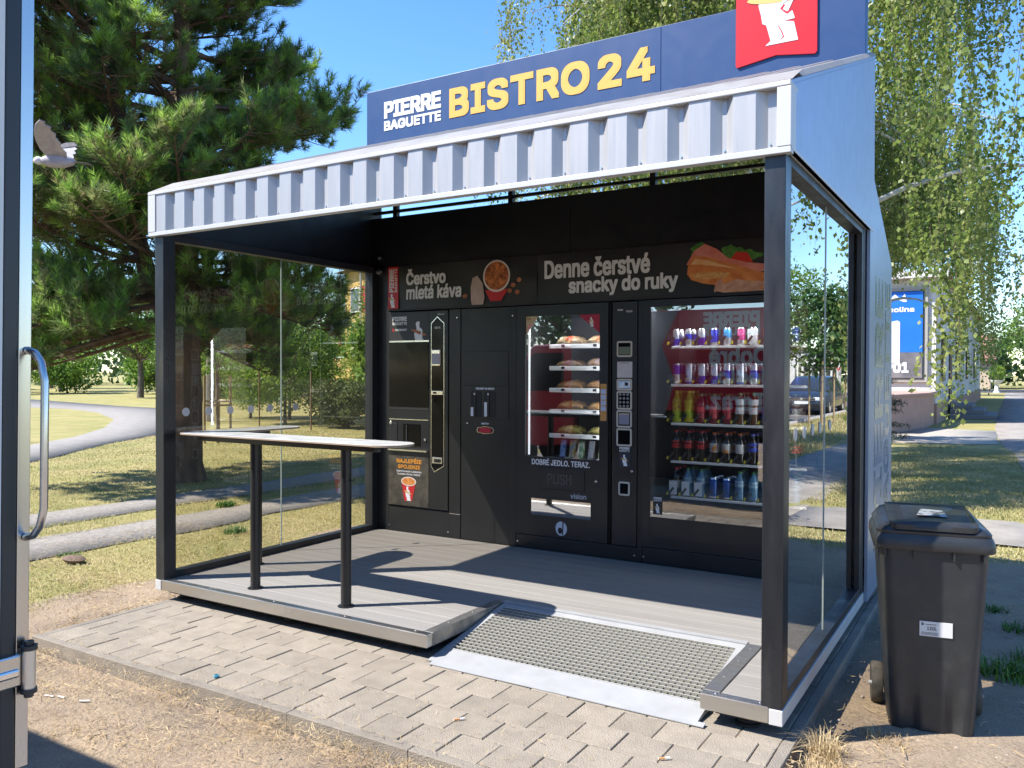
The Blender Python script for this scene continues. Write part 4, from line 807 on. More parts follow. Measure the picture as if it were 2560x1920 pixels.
# ---- goods: packed sandwiches
def pack_proto(name, label, w, d, h, mat, labm, group='sandwiches in the snack machine'):
    t = thing(name, label, 'sandwich', group=group); n1, n2 = 16, 10; V = []; Fq = []
    for i in range(n1+1):
        for j in range(n2):
            u = i/n1; e = max(0., 1-abs(2*u-1)**3.2)**.55; a = 2*math.pi*j/n2
            V.append(((u-.5)*w, math.cos(a)*d/2*(.12+.88*e)+.004*math.sin(11*u+3*a), h/2*(.25+.75*e)*(1+math.sin(a)*(.12+.88*e))*(1 if e > .3 else .8)+.003*math.sin(17*u+5*a)*e))
    for i in range(n1):
        for j in range(n2): q = (j+1) % n2; Fq.append((i*n2+j, i*n2+q, (i+1)*n2+q, (i+1)*n2+j))
    Fq += [tuple(range(n2)), tuple(n1*n2+j for j in reversed(range(n2)))]
    zmin = min(v[2] for v in V); V = [(a, b, c-zmin) for a, b, c in V]
    MB().add(V, Fq).build('filled_roll', mat, t, smooth=True, local=True)
    V2 = [(a*.5+w*.05, b*1.03, c*1.02+.0005) for a, b, c in V]
    MB().add(V2, Fq[:-2]).build('wrapper_label', labm, t, smooth=True, local=True)
    return t
def bread(nm, a, b, vs=35): return M(nm, a, .22, col2=b, vs=vs, vd=6, bump=.3, bs=60, coat=.4)
pk = [pack_proto('sandwich', 'red-labelled pale roll, top snack shelf', .25, .085, .075, bread('bread_pale', (.42,.26,.12), (.60,.45,.28)), bread('lab_red', (.50,.03,.03), (.65,.35,.15), 20)),
      pack_proto('sandwich', 'clear-wrapped roll, second snack shelf', .25, .085, .07, bread('bread_ham', (.46,.25,.10), (.62,.42,.30)), bread('lab_white', (.60,.56,.55), (.45,.15,.2), 30)),
      pack_proto('sandwich', 'plain brown baguette, third snack shelf', .26, .085, .075, bread('bread_brown', (.42,.20,.06), (.55,.30,.11), 14), bread('lab_tan', (.50,.27,.10), (.65,.45,.3), 25)),
      pack_proto('sandwich', 'orange wrapped roll, fourth snack shelf', .25, .085, .075, bread('bread_orange', (.55,.22,.07), (.62,.42,.18)), bread('lab_orange', (.58,.16,.03), (.62,.50,.2), 22)),
      pack_proto('sandwich', 'yellow-labelled salad roll, fifth snack shelf', .24, .085, .07, bread('bread_salad', (.45,.32,.12), (.25,.30,.06), 40), bread('lab_yellow', (.62,.42,.06), (.55,.5,.3), 20))]
for ri in range(5):
    for ci in range(2):
        for k in range(2):
            d_ = BASE.setdefault(pk[ri].name, pk[ri]['label']); o = place(pk[ri], 1.985+.275*ci+random.uniform(-.008, .008), yf+.215+.095*k, SH[ri]-.0035); o.rotation_euler = (0, 0, random.uniform(-.08, .08)); o.scale = (random.uniform(.94, 1.03), 1, random.uniform(.9, 1.1)); o['label'] = '%s, %s one %s' % (d_, ('front', 'rear')[k], ('towards the light strip', 'towards the orange instruction sticker')[ci])
m_bar = [M('bar_wrap_%s' % c[0], c[1], .3, col2=c[2], vs=25, coat=.3) for c in (('blue', (.03,.08,.35), (.3,.4,.6)), ('gold', (.45,.3,.06), (.1,.2,.3)), ('green', (.08,.25,.08), (.5,.5,.4)), ('grey', (.35,.36,.38), (.2,.2,.25)), ('lime', (.2,.35,.1), (.6,.6,.5)))]
for i, x in enumerate((1.93, 2.015, 2.10, 2.19, 2.285)):
    o = MB().add([(-.022,0,0),(.022,0,0),(.022,.05,0),(-.022,.05,0),(-.026,.045,.14),(.026,.045,.14),(.026,.062,.14),(-.026,.062,.14)], [(0,3,2,1),(4,5,6,7),(0,1,5,4),(1,2,6,5),(2,3,7,6),(3,0,4,7)]).build('snack_bar', m_bar[i], bevel=.006)
    o.location = (x, yf+.17, .8965); tag(o, ['upright blue wrapped snack bar on the lowest snack shelf', 'upright gold wrapped snack bar on the lowest snack shelf', 'upright green wrapped snack bar on the lowest snack shelf', 'upright grey wrapped snack bar on the lowest snack shelf', 'upright lime green wrapped snack bar on the lowest snack shelf'][i], 'snack bar', 'snack bars in the snack machine')
# ================================================================== TABLE, RAMP, BIN, TRUCK, BIRD
m_top = M('white_laminate', (.60,.60,.59), .22, col2=(.55,.55,.545), vs=7, rv=.08); m_tedge = M('laminate_edge', (.30,.22,.15), .6); m_tleg = M('table_black', (.012,.012,.013), .35, rv=.08)
T = thing('standing_table', 'tall L-shaped standing table with white top and black legs on the deck', 'table', (1.1, .25, ZT))
def ltable(o=0.):
    r = .155-o; pts = []
    pts += [(1.945+r*math.cos(R(a)), .195+r*math.sin(R(a))) for a in range(-90, 91, 12)]                 # right end
    pts += [(.47+.06*math.cos(R(a)), .35-o+.06-.06*math.sin(R(a))+.0) for a in ()]
    pts += [(.46, .35-o), (.435-o*.0, .36-o), (.42-o, .39)]
    pts += [(.265+r*math.cos(R(a)), .90+r*math.sin(R(a))) for a in range(0, 181, 12)]                    # back end
    pts += [(.11+o, .195+.0)]
    pts += [(.265+r*math.cos(R(a)), .195+r*math.sin(R(a))) for a in range(192, 271, 12)]
    return pts
ZTT = 1.172
top = MB().prism(ltable(), 'z', ZTT-.012, ZTT, 1, 0).build('table_top', [m_top, m_tedge], T, bevel=.0015, seg=1)
MB().box(.62-.38, 1.86, .165, .225, ZTT-.058, ZTT-.0125).build('top_beam', m_tleg, T, bevel=.003); MB().box(.235, .295, .228, .78, ZTT-.058, ZTT-.0125).build('top_beam', m_tleg, T, bevel=.003)
for x, y in ((.792, .195), (1.606, .195), (.265, .681)):
    MB().lathe([(.033, ZT), (.033, ZTT-.058)], (x, y, 0), 24).build('leg', m_tleg, T, smooth=True); MB().lathe([(.052, ZT+.0005), (.052, ZT+.006), (.036, ZT+.008)], (x, y, 0), 24).build('floor_flange', m_tleg, T, smooth=True)
MB().tube([(1.642, .195, .93), (1.668, .195, .925), (1.675, .195, .945)], .004, 6).build('bag_hook', m_tleg, T, smooth=True); MB().tube([(.828, .195, .93), (.852, .195, .925), (.858, .195, .945)], .004, 6).build('bag_hook', m_tleg, T, smooth=True)

# ---- ramp let into the deck
m_ramp = M('pale_painted_steel', (.34,.348,.36), .45, col2=(.29,.295,.30), vs=6, vd=8, rv=.1); m_galv = M('galvanised_bar', (.52,.52,.50), .4, .4)
Rm = thing('entrance_ramp', 'pale steel wheelchair ramp with open grating set into the deck front', 'ramp', (3.16, .38, .0))
y0, y1, z0, z1 = -.04, .80, .006, .138; ks = (z1-z0)/(y1-y0)
def rp(x, y, dz=0.): return (x, y, z0+(y-y0)*ks+dz)
def slab(xa, xb, ya, yb_, name, mat=m_ramp, t=.004, dz=0.):
    v = [rp(xa, ya, dz), rp(xb, ya, dz), rp(xb, yb_, dz), rp(xa, yb_, dz)]; w = [(a, b, c-t) for a, b, c in v]
    return MB().add(v+w, [(0,1,2,3),(7,6,5,4),(0,4,5,1),(1,5,6,2),(2,6,7,3),(3,7,4,0)]).build(name, mat, Rm)
slab(2.425, 3.965, y0, -.006, 'front_plate', dz=.0); slab(2.392, 3.928, -.006, .150, 'front_plate', dz=.0)
slab(2.392, 2.432, .150, .80, 'side_plate'); slab(3.888, 3.928, .150, .80, 'side_plate'); slab(2.432, 3.888, .735, .80, 'top_plate')
slab(2.30, 4.02, .765, .812, 'top_lip', dz=.012) if False else None
MB().add([(2.388, .79, .1445), (3.932, .79, .1445), (3.932, .830, .1445), (2.388, .830, .1445), (2.388, .79, .1385), (3.932, .79, .1385), (3.932, .830, .1412), (2.388, .830, .1412)], [(0,1,2,3),(4,7,6,5),(0,4,5,1),(1,5,6,2),(2,6,7,3),(3,7,4,0)]).build('top_lip', m_ramp, Rm)
MB().add([rp(3.9285, y0+.02, -.004), rp(3.9285, .8, -.004), (3.9285, .8, .004), (3.9285, y0+.02, .003)], [(0,1,2,3)]).build('side_skirt', m_ramp, Rm); MB().add([rp(2.3915, y0+.02, -.004), rp(2.3915, .8, -.004), (2.3915, .8, .004), (2.3915, y0+.02, .003)], [(3,2,1,0)]).build('side_skirt', m_ramp, Rm)
m_gbar = M('shaded_zinc_bar', (.26,.25,.21), .6, .2); m_gtop = M('sunlit_bar_edge', (.70,.70,.69), .35, .3)  # sun on the top edges and shade on the bar faces set by colour
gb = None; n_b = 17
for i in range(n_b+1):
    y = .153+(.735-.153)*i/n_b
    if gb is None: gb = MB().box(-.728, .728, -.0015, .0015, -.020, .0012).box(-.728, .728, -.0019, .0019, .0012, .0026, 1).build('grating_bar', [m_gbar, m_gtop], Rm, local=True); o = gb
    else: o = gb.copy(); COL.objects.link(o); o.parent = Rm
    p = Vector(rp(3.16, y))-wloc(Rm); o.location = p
cb = None
for i in range(43):
    x = 2.436+(3.884-2.436)*i/42
    if cb is None:
        L = .582; cb = MB().add([(-.0009,0,-.012),(.0009,0,-.012),(.0009,L,-.012+L*ks),(-.0009,L,-.012+L*ks),(-.0009,0,-.002),(.0009,0,-.002),(.0009,L,-.002+L*ks),(-.0009,L,-.002+L*ks)], [(0,3,2,1),(4,5,6,7),(0,1,5,4),(1,2,6,5),(2,3,7,6),(3,0,4,7)]).build('cross_bar', m_gbar, Rm, local=True); o = cb
    else: o = cb.copy(); COL.objects.link(o); o.parent = Rm
    o.location = Vector(rp(x, .153))-wloc(Rm)

# ---- wheeled bin
m_bin = M('bin_plastic', (.020,.022,.025), .42, col2=(.044,.045,.046), mix=(.48,.85), vs=6, vd=9, rv=.1, bump=.05, bs=120); m_binl = M('bin_lid_plastic', (.019,.020,.022), .34, rv=.1, col2=(.025,.026,.028), vs=6)
Bn = thing('wheeled_bin', 'dark grey two-wheeled rubbish bin beside the kiosk with a white sticker', 'bin', (4.846, .497, GZ), R(10.5))
def rr(w, ya, yb_, r, n=6, notch=0.):
    p = []
    for cx, cy, a in ((w/2-r, ya+r, 270), (w/2-r, yb_-r, 0), (-w/2+r, yb_-r, 90), (-w/2+r, ya+r, 180)): p += [(cx+r*math.cos(R(a+90*i/n)), cy+r*math.sin(R(a+90*i/n))) for i in range(n+1)]
    k = 9; x0_ = -w/2+r; x1_ = w/2-r   # extra points on the front edge for the flutes
    fr = []
    for i in range(1, k*2):
        x = x0_+(x1_-x0_)*i/(k*2); s = notch*sum(math.exp(-((x-c)/.030)**4) for c in (-.085, .085)); fr.append((x, ya+s))
    return p+fr
def loft(mb, rings, m=0, cap=(True, True)):
    n = len(rings[0][0]); k = len(mb.v)
    for pts, z in rings: mb.v += [(x, y, z if not callable(z) else z(x, y)) for x, y in pts]
    for i in range(len(rings)-1):
        for j in range(n): q = (j+1) % n; mb.f.append((k+i*n+j, k+i*n+q, k+(i+1)*n+q, k+(i+1)*n+j)); mb.m.append(m)
    if cap[0]: mb.f.append(tuple(k+j for j in reversed(range(n)))); mb.m.append(m)
    if cap[1]: mb.f.append(tuple(k+(len(rings)-1)*n+j for j in range(n))); mb.m.append(m)
    return mb
rings = []
for z, nt in ((.0, .022), (.05, .024), (.12, .02), (.19, .008), (.25, 0), (.45, 0), (.65, 0), (.84, 0)):
    t = z/.84; rings.append((rr(.35+.105*t, -.0+.004*(1-t), .36+.11*t, .055, 6, nt), z))
loft(MB(), rings).build('body', m_bin, Bn, smooth=True, local=True)
loft(MB(), [(rr(.492, -.020, .495, .05), .835), (rr(.498, -.024, .50, .05), .842), (rr(.498, -.024, .50, .05), .872), (rr(.486, -.016, .49, .05), .890), (rr(.470, -.01, .48, .05), .903)]).build('rim', m_bin, Bn, smooth=True, local=True)
dome = lambda x, y: .925+.030*(1-(x/.24)**2)+.035*(y/.5)
loft(MB(), [(rr(.468, -.008, .505, .05), .904), (rr(.472, -.010, .51, .05), .915), (rr(.45, .0, .505, .05), .930), (rr(.40, .02, .49, .045), lambda x, y: .940+.022*(y/.5)), (rr(.25, .08, .42, .04), lambda x, y: .955+.028*(y/.5)), (rr(.08, .15, .32, .02), lambda x, y: .960+.03*(y/.5))]).build('lid', m_binl, Bn, smooth=True, local=True)
flap = MB()
for sx in (-1, 1): pass
loft(flap, [(rr(.36, -.014, .44, .03), lambda x, y: .934+.03*(y/.5)-.25*max(0, .02-y)), (rr(.36, -.014, .44, .03), lambda x, y: .957+.03*(y/.5)-.25*max(0, .02-y)), (rr(.33, .0, .42, .03), lambda x, y: .966+.03*(y/.5)-.12*(abs(x)/.16)**2*.1)])
lidf = flap.build('lid_panel', m_binl, Bn, smooth=True, local=True)
MB().add([(-.06, .12, .9745), (.07, .10, .9735), (.06, .24, .982), (-.03, .26, .983)], [(0, 1, 2, 3)]).build('worn_sticker', M('worn_paper', (.40,.42,.42), .6, col2=(.06,.07,.07), vs=25, mix=(.45,.6)), Bn, local=True)
for x in (-.20, -.08, .08, .20): MB().box(x-.004, x+.004, -.016, .002, .795, .836).build('gusset', m_bin, Bn, local=True)
MB().tube([(-.19, .49, .87), (-.19, .545, .90), (.19, .545, .90), (.19, .49, .87)], .013, 10).build('handle', m_bin, Bn, smooth=True, local=True)
wt = M('wheel_rubber', (.035,.033,.03), .8, col2=(.10,.088,.07), vs=14)
MB().tube([(-.25, .31, .10), (.25, .31, .10)], .011, 10).build('axle', m_galv, Bn, smooth=True, local=True)
for sx in (-1, 1):
    w = MB().lathe([(.066, -.022), (.094, -.026), (.100, -.016), (.100, .016), (.094, .026), (.066, .022)], (sx*.212, .33, .10), 28, 'x').build('wheel', wt, Bn, smooth=True, local=True)
    MB().lathe([(.066, -.016), (.066, .016)], (sx*.212, .33, .10), 24, 'x').build('hub', m_bin, w, smooth=True, local=True)
stk = MB().box(-.055, .078, -.0030, .003, .448, .514).build('sticker', M('label_white', (.60,.60,.59), .5), Bn, local=True)
m_ink = M('label_ink', (.10,.10,.11), .6)
tl = text('120L', m_ink, None, (-.025, -.0034, .476), XD, UD, .040, .016, bold=.12); tl.parent = stk
for zz in (.454, .459, .464): MB().box(-.048, .020, -.0036, -.0031, zz, zz+.0022).build('print_line', m_ink, stk, local=True)
MB().box(-.048, -.038, -.0036, -.0031, .496, .508).build('print_mark', m_ink, stk, local=True); MB().box(-.032, .012, -.0036, -.0031, .500, .503).build('print_line', m_ink, stk, local=True)

# ---- delivery truck: its rear corner stands at the edge of the view, its red side is mirrored in the machines
m_mar = M('truck_maroon', (.50,.012,.045), .28, coat=.4); m_tgrey = M('truck_grey', (.22,.22,.24), .35, coat=.2); m_tw = M('truck_white', (.62,.62,.60), .4); m_ss = M('stainless_edge', (.62,.60,.58), .28, 1., col2=(.54,.52,.50), vs=3, rv=.08, stretch=(1,1,.1)); m_gsk = M('gasket_rubber', (.02,.022,.027), .4)
Tk = thing('delivery_truck', 'maroon delivery truck with steel-edged cargo box, tube handle and door hinges', 'truck', (1.7, -4.0, GZ))
xr, ys_ = 3.992, -3.025
MB().box(-.6, xr-.012, -5.0, ys_, 1.074, 2.50).build('cargo_box', m_mar, Tk, bevel=.01)
shape([(-.6, 1.03), (.9, 1.03), (1.05, 1.5), (.85, 2.0), (1.10, 2.49), (-.6, 2.49)], m_tgrey, Tk, (0, ys_+.003, 0), XD, UD, 'side_graphic', .0015)
XT = (-1, 0, 0)
text('PIERRE', m_tw, Tk, (2.24, ys_+.002, 2.24), XT, UD, .78, .22, bold=.14); text('BAGUETTE', m_tw, Tk, (2.24, ys_+.002, 2.13), XT, UD, .78, .11, bold=.12)
text('Dobré', m_tw, Tk, (2.34, ys_+.002, 1.72), XT, UD, .80, .26, bold=.1); text('jedlo.', m_tw, Tk, (2.34, ys_+.002, 1.42), XT, UD, .75, .25, bold=.1); text('Teraz.', m_tw, Tk, (2.34, ys_+.002, 1.10), XT, UD, .85, .25, bold=.1)
# rear frame seen almost edge-on
MB().box(xr-.011, xr, ys_-.015, ys_+.002, 1.075, 2.503).build('steel_corner', m_ss, Tk, bevel=.001)
MB().box(xr-.011, xr+.002, ys_-.0375, ys_-.0155, 1.074, 2.455).build('door_gasket', m_gsk, Tk, bevel=.004, seg=3)
MB().box(xr-.011, xr+.004, -4.97, ys_-.038, 1.074, 2.46).build('rear_door', m_tw, Tk)
MB().box(xr-.011, xr+.003, -4.985, ys_-.0, 2.46, 2.505).build('steel_header', m_ss, Tk, bevel=.001)
def hinge(z):
    h = MB().lathe([(.0085, z), (.0085, z+.052)], (xr+.012, ys_-.004, 0), 14).build('hinge', m_ss, Tk, smooth=True)
    MB().box(xr, xr+.010, ys_-.10, ys_-.012, z+.004, z+.048).build('hinge_strap', m_ss, h, bevel=.003); MB().box(xr+.004, xr+.014, ys_-.10, ys_-.016, z+.018, z+.030).build('hinge_rib', m_chr, h, bevel=.003)
    for zz in (z-.006, z+.052): MB().lathe([(.0105, zz), (.0105, zz+.006)], (xr+.012, ys_-.004, 0), 14).build('hinge_washer', m_gsk, h, smooth=True); MB().lathe([(.006, zz-.006 if zz < z else zz+.006), (.006, zz if zz < z else zz+.012)], (xr+.012, ys_-.004, 0), 6).build('hinge_bolt', m_gsk, h)
hinge(1.185); hinge(2.155)
hp = [(xr+.002, ys_-.004, 1.388), (xr+.018, ys_-.003, 1.392), (xr+.032, ys_-.002, 1.405), (xr+.039, ys_-.001, 1.43), (xr+.039, ys_-.001, 1.60), (xr+.032, ys_-.002, 1.625), (xr+.018, ys_-.003, 1.638), (xr+.002, ys_-.004, 1.642)]
MB().tube(hp, .0052, 12).build('grab_handle', m_ss, Tk, smooth=True)
MB().box(xr-.10, xr+.012, ys_-.30, ys_-.004, .88, 1.072).build('rear_sill', m_gsk, Tk, bevel=.003); MB().lathe([(.0085, 0), (.0085, .003)], (xr+.0105, ys_-.036, 1.052), 14, 'x').build('sill_hole', m_drk, Tk, smooth=True)
MB().box(-.5, 3.9, -4.6, -3.5, .62, 1.073).build('chassis', m_gsk, Tk)
cabp = [(-.62, .5), (-.62, 2.05), (-1.35, 2.05), (-1.95, 1.45), (-2.45, 1.22), (-2.58, .95), (-2.58, .45), (-1.2, .45)]
cb_ = MB().prism(cabp, 'y', -4.9, -3.15).build('cab', m_mar, Tk, bevel=.05, seg=3)
MB().prism([(-.80, 1.32), (-.80, 1.92), (-1.33, 1.92), (-1.80, 1.42), (-1.80, 1.32)], 'y', -3.149, -3.145).build('side_window', m_mg, cb_); MB().add([(-1.38, -4.75, 2.0), (-1.38, -3.3, 2.0), (-1.95, -3.3, 1.46), (-1.95, -4.75, 1.46)], [(0, 1, 2, 3)]).build('windscreen', m_mg, cb_)
MB().box(-1.70, -1.55, -3.12, -2.98, 1.36, 1.58).build('door_mirror', m_gsk, cb_, bevel=.02)
for x in (-1.75, 2.6):
    for y in (-4.75, -3.28):
        w = MB().lathe([(.2, -.1), (.34, -.12), (.36, -.08), (.36, .08), (.34, .12), (.2, .1)], (x, y, GZ+.36), 26, 'y').build('wheel', m_rub, Tk, smooth=True); MB().lathe([(.2, -.06), (.2, .06)], (x, y, GZ+.36), 20, 'y').build('wheel_rim', m_galv, w, smooth=True)
MB().box(-.5, 2.18, -3.20, -3.06, .10, 1.07).build('side_skirt', m_gsk, Tk, bevel=.01); MB().box(3.02, 3.7, -3.20, -3.06, .10, 1.07).build('side_skirt', m_gsk, Tk, bevel=.01); MB().box(2.19, 3.01, -3.18, -3.06, .75, 1.07).build('mudguard', m_gsk, Tk, bevel=.01); MB().box(3.70, 3.97, -4.9, -3.1, .35, .88).build('rear_bumper', m_gsk, Tk, bevel=.01)  # low skirts added to block lit ground behind, so the underside mirrors dark

for yy in (-3.45, -4.55):
    lb = MB().tube([(xr+.03, yy, 1.10), (xr+.03, yy, 2.44)], .012, 10).build('lock_bar', m_ss, Tk, smooth=True)
    for zz in (1.16, 1.75, 2.34): MB().box(xr+.004, xr+.045, yy-.03, yy+.03, zz, zz+.05).build('bar_guide', m_gsk, lb, bevel=.004)
    MB().box(xr+.03, xr+.05, yy-.30, yy+.02, 1.60, 1.63).build('bar_handle', m_ss, lb, bevel=.004)
MB().box(xr+.0035, xr+.006, -4.012, -3.99, 1.08, 2.455).build('door_seam', m_gsk, Tk)
Tk.rotation_euler.x = R(-.8); Tk.location.y -= .018
# ---- bird in flight before the pine
Bd = thing('pigeon', 'pale pigeon with orange beak flying in front of the pine crown', 'bird', (-2.50, .76, 3.56)); Bd.scale = (1.25, 1.25, 1.25); Bd.rotation_euler = (0, 0, math.atan2(-rt.y, -rt.x)+math.radians(8))
m_bg = M('feather_grey', (.30,.28,.30), .7, col2=(.40,.38,.40), vs=20); m_bw = M('feather_white', (.62,.60,.60), .7); m_bd = M('feather_dark', (.05,.045,.05), .7, col2=(.15,.14,.15), vs=30); m_bo = M('beak_orange', (.55,.20,.06), .5)
MB().lathe([(.002, -.13), (.030, -.10), (.048, -.04), (.052, .02), (.045, .07), (.030, .105), (.022, .12), (.027, .135), (.026, .15), (.014, .165), (.003, .170)], n=14, axis='x').build('body', [m_bg], Bd, smooth=True, local=True)
MB().lathe([(.019, .108), (.0295, .130), (.029, .150), (.018, .166), (.004, .172)], n=14, axis='x').build('head', m_bw, Bd, smooth=True, local=True)
MB().lathe([(.008, .166), (.006, .180), (.001, .192)], (0, 0, -.004), 8, 'x').build('beak', m_bo, Bd, smooth=True, local=True)
def wing(sg, pts, nm, mat):
    V = [(x, sg*y, z) for x, y, z in pts]; n = len(V); V2 = [(x, y, z+.004) for x, y, z in V]
    MB().add(V+V2, [tuple(range(n)), tuple(range(2*n-1, n-1, -1))]+[(i, (i+1) % n, n+(i+1) % n, n+i) for i in range(n)]).build(nm, mat, Bd, local=True)
for sg in (1, -1):
    lead = [(.07, .02, .025), (.095, .08, .065), (.10, .15, .115), (.085, .21, .160), (.055, .26, .195), (.01, .30, .215)]
    trail = [(-.02, .285, .205), (-.012, .265, .195), (-.045, .245, .180), (-.032, .225, .165), (-.062, .20, .145), (-.048, .175, .125), (-.075, .14, .095), (-.06, .115, .08), (-.085, .07, .045), (-.07, .02, .015)]
    wing(sg, lead+trail, 'wing', m_bg)
    wing(sg, [(x-.002, y, z+.006) for x, y, z in lead[2:]]+[(x-.004, y, z+.006) for x, y, z in trail[:4]], 'wing_tip', m_bd)
wing(1, [(-.10, -.015, .0), (-.10, .015, .0), (-.23, .045, -.02), (-.24, 0, -.02), (-.23, -.045, -.02)], 'tail', m_bd)
# ================================================================== TREES AND PLANTS
def unit_rand(n): v = rng.normal(size=(n, 3)); return v/np.linalg.norm(v, axis=1, keepdims=True)
def leaf_quads(P, size, asp=.62, N=None, droop=0., jit=.35):
    """diamond leaves centred on P; returns verts, faces"""
    n = len(P); a = unit_rand(n)
    if droop: a = a*(1-droop)+np.array([0, 0, -1.])*droop; a /= np.linalg.norm(a, axis=1, keepdims=True)
    b = np.cross(a, unit_rand(n)); b /= np.linalg.norm(b, axis=1, keepdims=True)+1e-9
    s = size*(1+jit*rng.uniform(-1, 1, n))[:, None]
    nrm = np.cross(a, b); V = np.stack([P-a*s*.5, P+b*s*asp*.5+nrm*s*.06, P+a*s*.5, P-b*s*asp*.5+nrm*s*.06], 1).reshape(-1, 3)
    F = np.arange(4*n).reshape(n, 4); return V, F
def clump_points(centers, radii, per, flat=1.):
    P = []
    for c, r in zip(centers, radii):
        u = unit_rand(per)*(rng.uniform(.25, 1, per)**.6)[:, None]*r; u[:, 2] *= flat; P.append(c+u)
    return np.concatenate(P)
m_barkp = M('pine_bark', (.085,.055,.040), .95, col2=(.17,.115,.08), vs=9, vd=8, bump=1., bs=22, stretch=(1,1,.3), world_co=True)
m_barkb = M('birch_bark', (.55,.53,.50), .8, col2=(.10,.09,.085), vs=7, vd=5, mix=(.55,.68), bump=.4, bs=30, stretch=(1,1,4), world_co=True)
m_barkg = M('grey_bark', (.11,.088,.068), .95, col2=(.20,.165,.13), vs=10, bump=.7, bs=30, stretch=(1,1,.4), world_co=True)
m_need = leaf_mat('pine_needles', [(.085,.15,.06), (.14,.22,.075), (.22,.27,.10), (.34,.30,.15)], .7, .55, .45, 5.)
m_needn = leaf_mat('pine_new_needles', [(.20,.36,.06), (.28,.45,.085), (.36,.50,.12)], 1.2, .5, .45, 6.)
m_birch = leaf_mat('birch_leaves', [(.11,.17,.035), (.20,.27,.06), (.32,.36,.11), (.52,.50,.20)], .55, .55, .38, 9.)
m_bush = leaf_mat('shrub_leaves', [(.06,.13,.022), (.12,.23,.036), (.21,.33,.055), (.32,.39,.08)], .8, .5, .45, 5.)
m_dark = leaf_mat('dark_leaves', [(.028,.075,.018), (.06,.13,.028), (.11,.19,.04)], .5, .3, .45, 4.)
m_thuja = leaf_mat('cypress_foliage', [(.06,.10,.035), (.11,.16,.05), (.17,.21,.07)], .9, .25, .6, 8.)
m_spruce = leaf_mat('spruce_needles', [(.012,.03,.018), (.022,.05,.03), (.04,.07,.04)], 1.5, .1, .5, 9.)
m_haze = leaf_mat('far_leaves', [(.035,.07,.025), (.06,.11,.035), (.10,.15,.05)], .12, .3, .6, 1.)

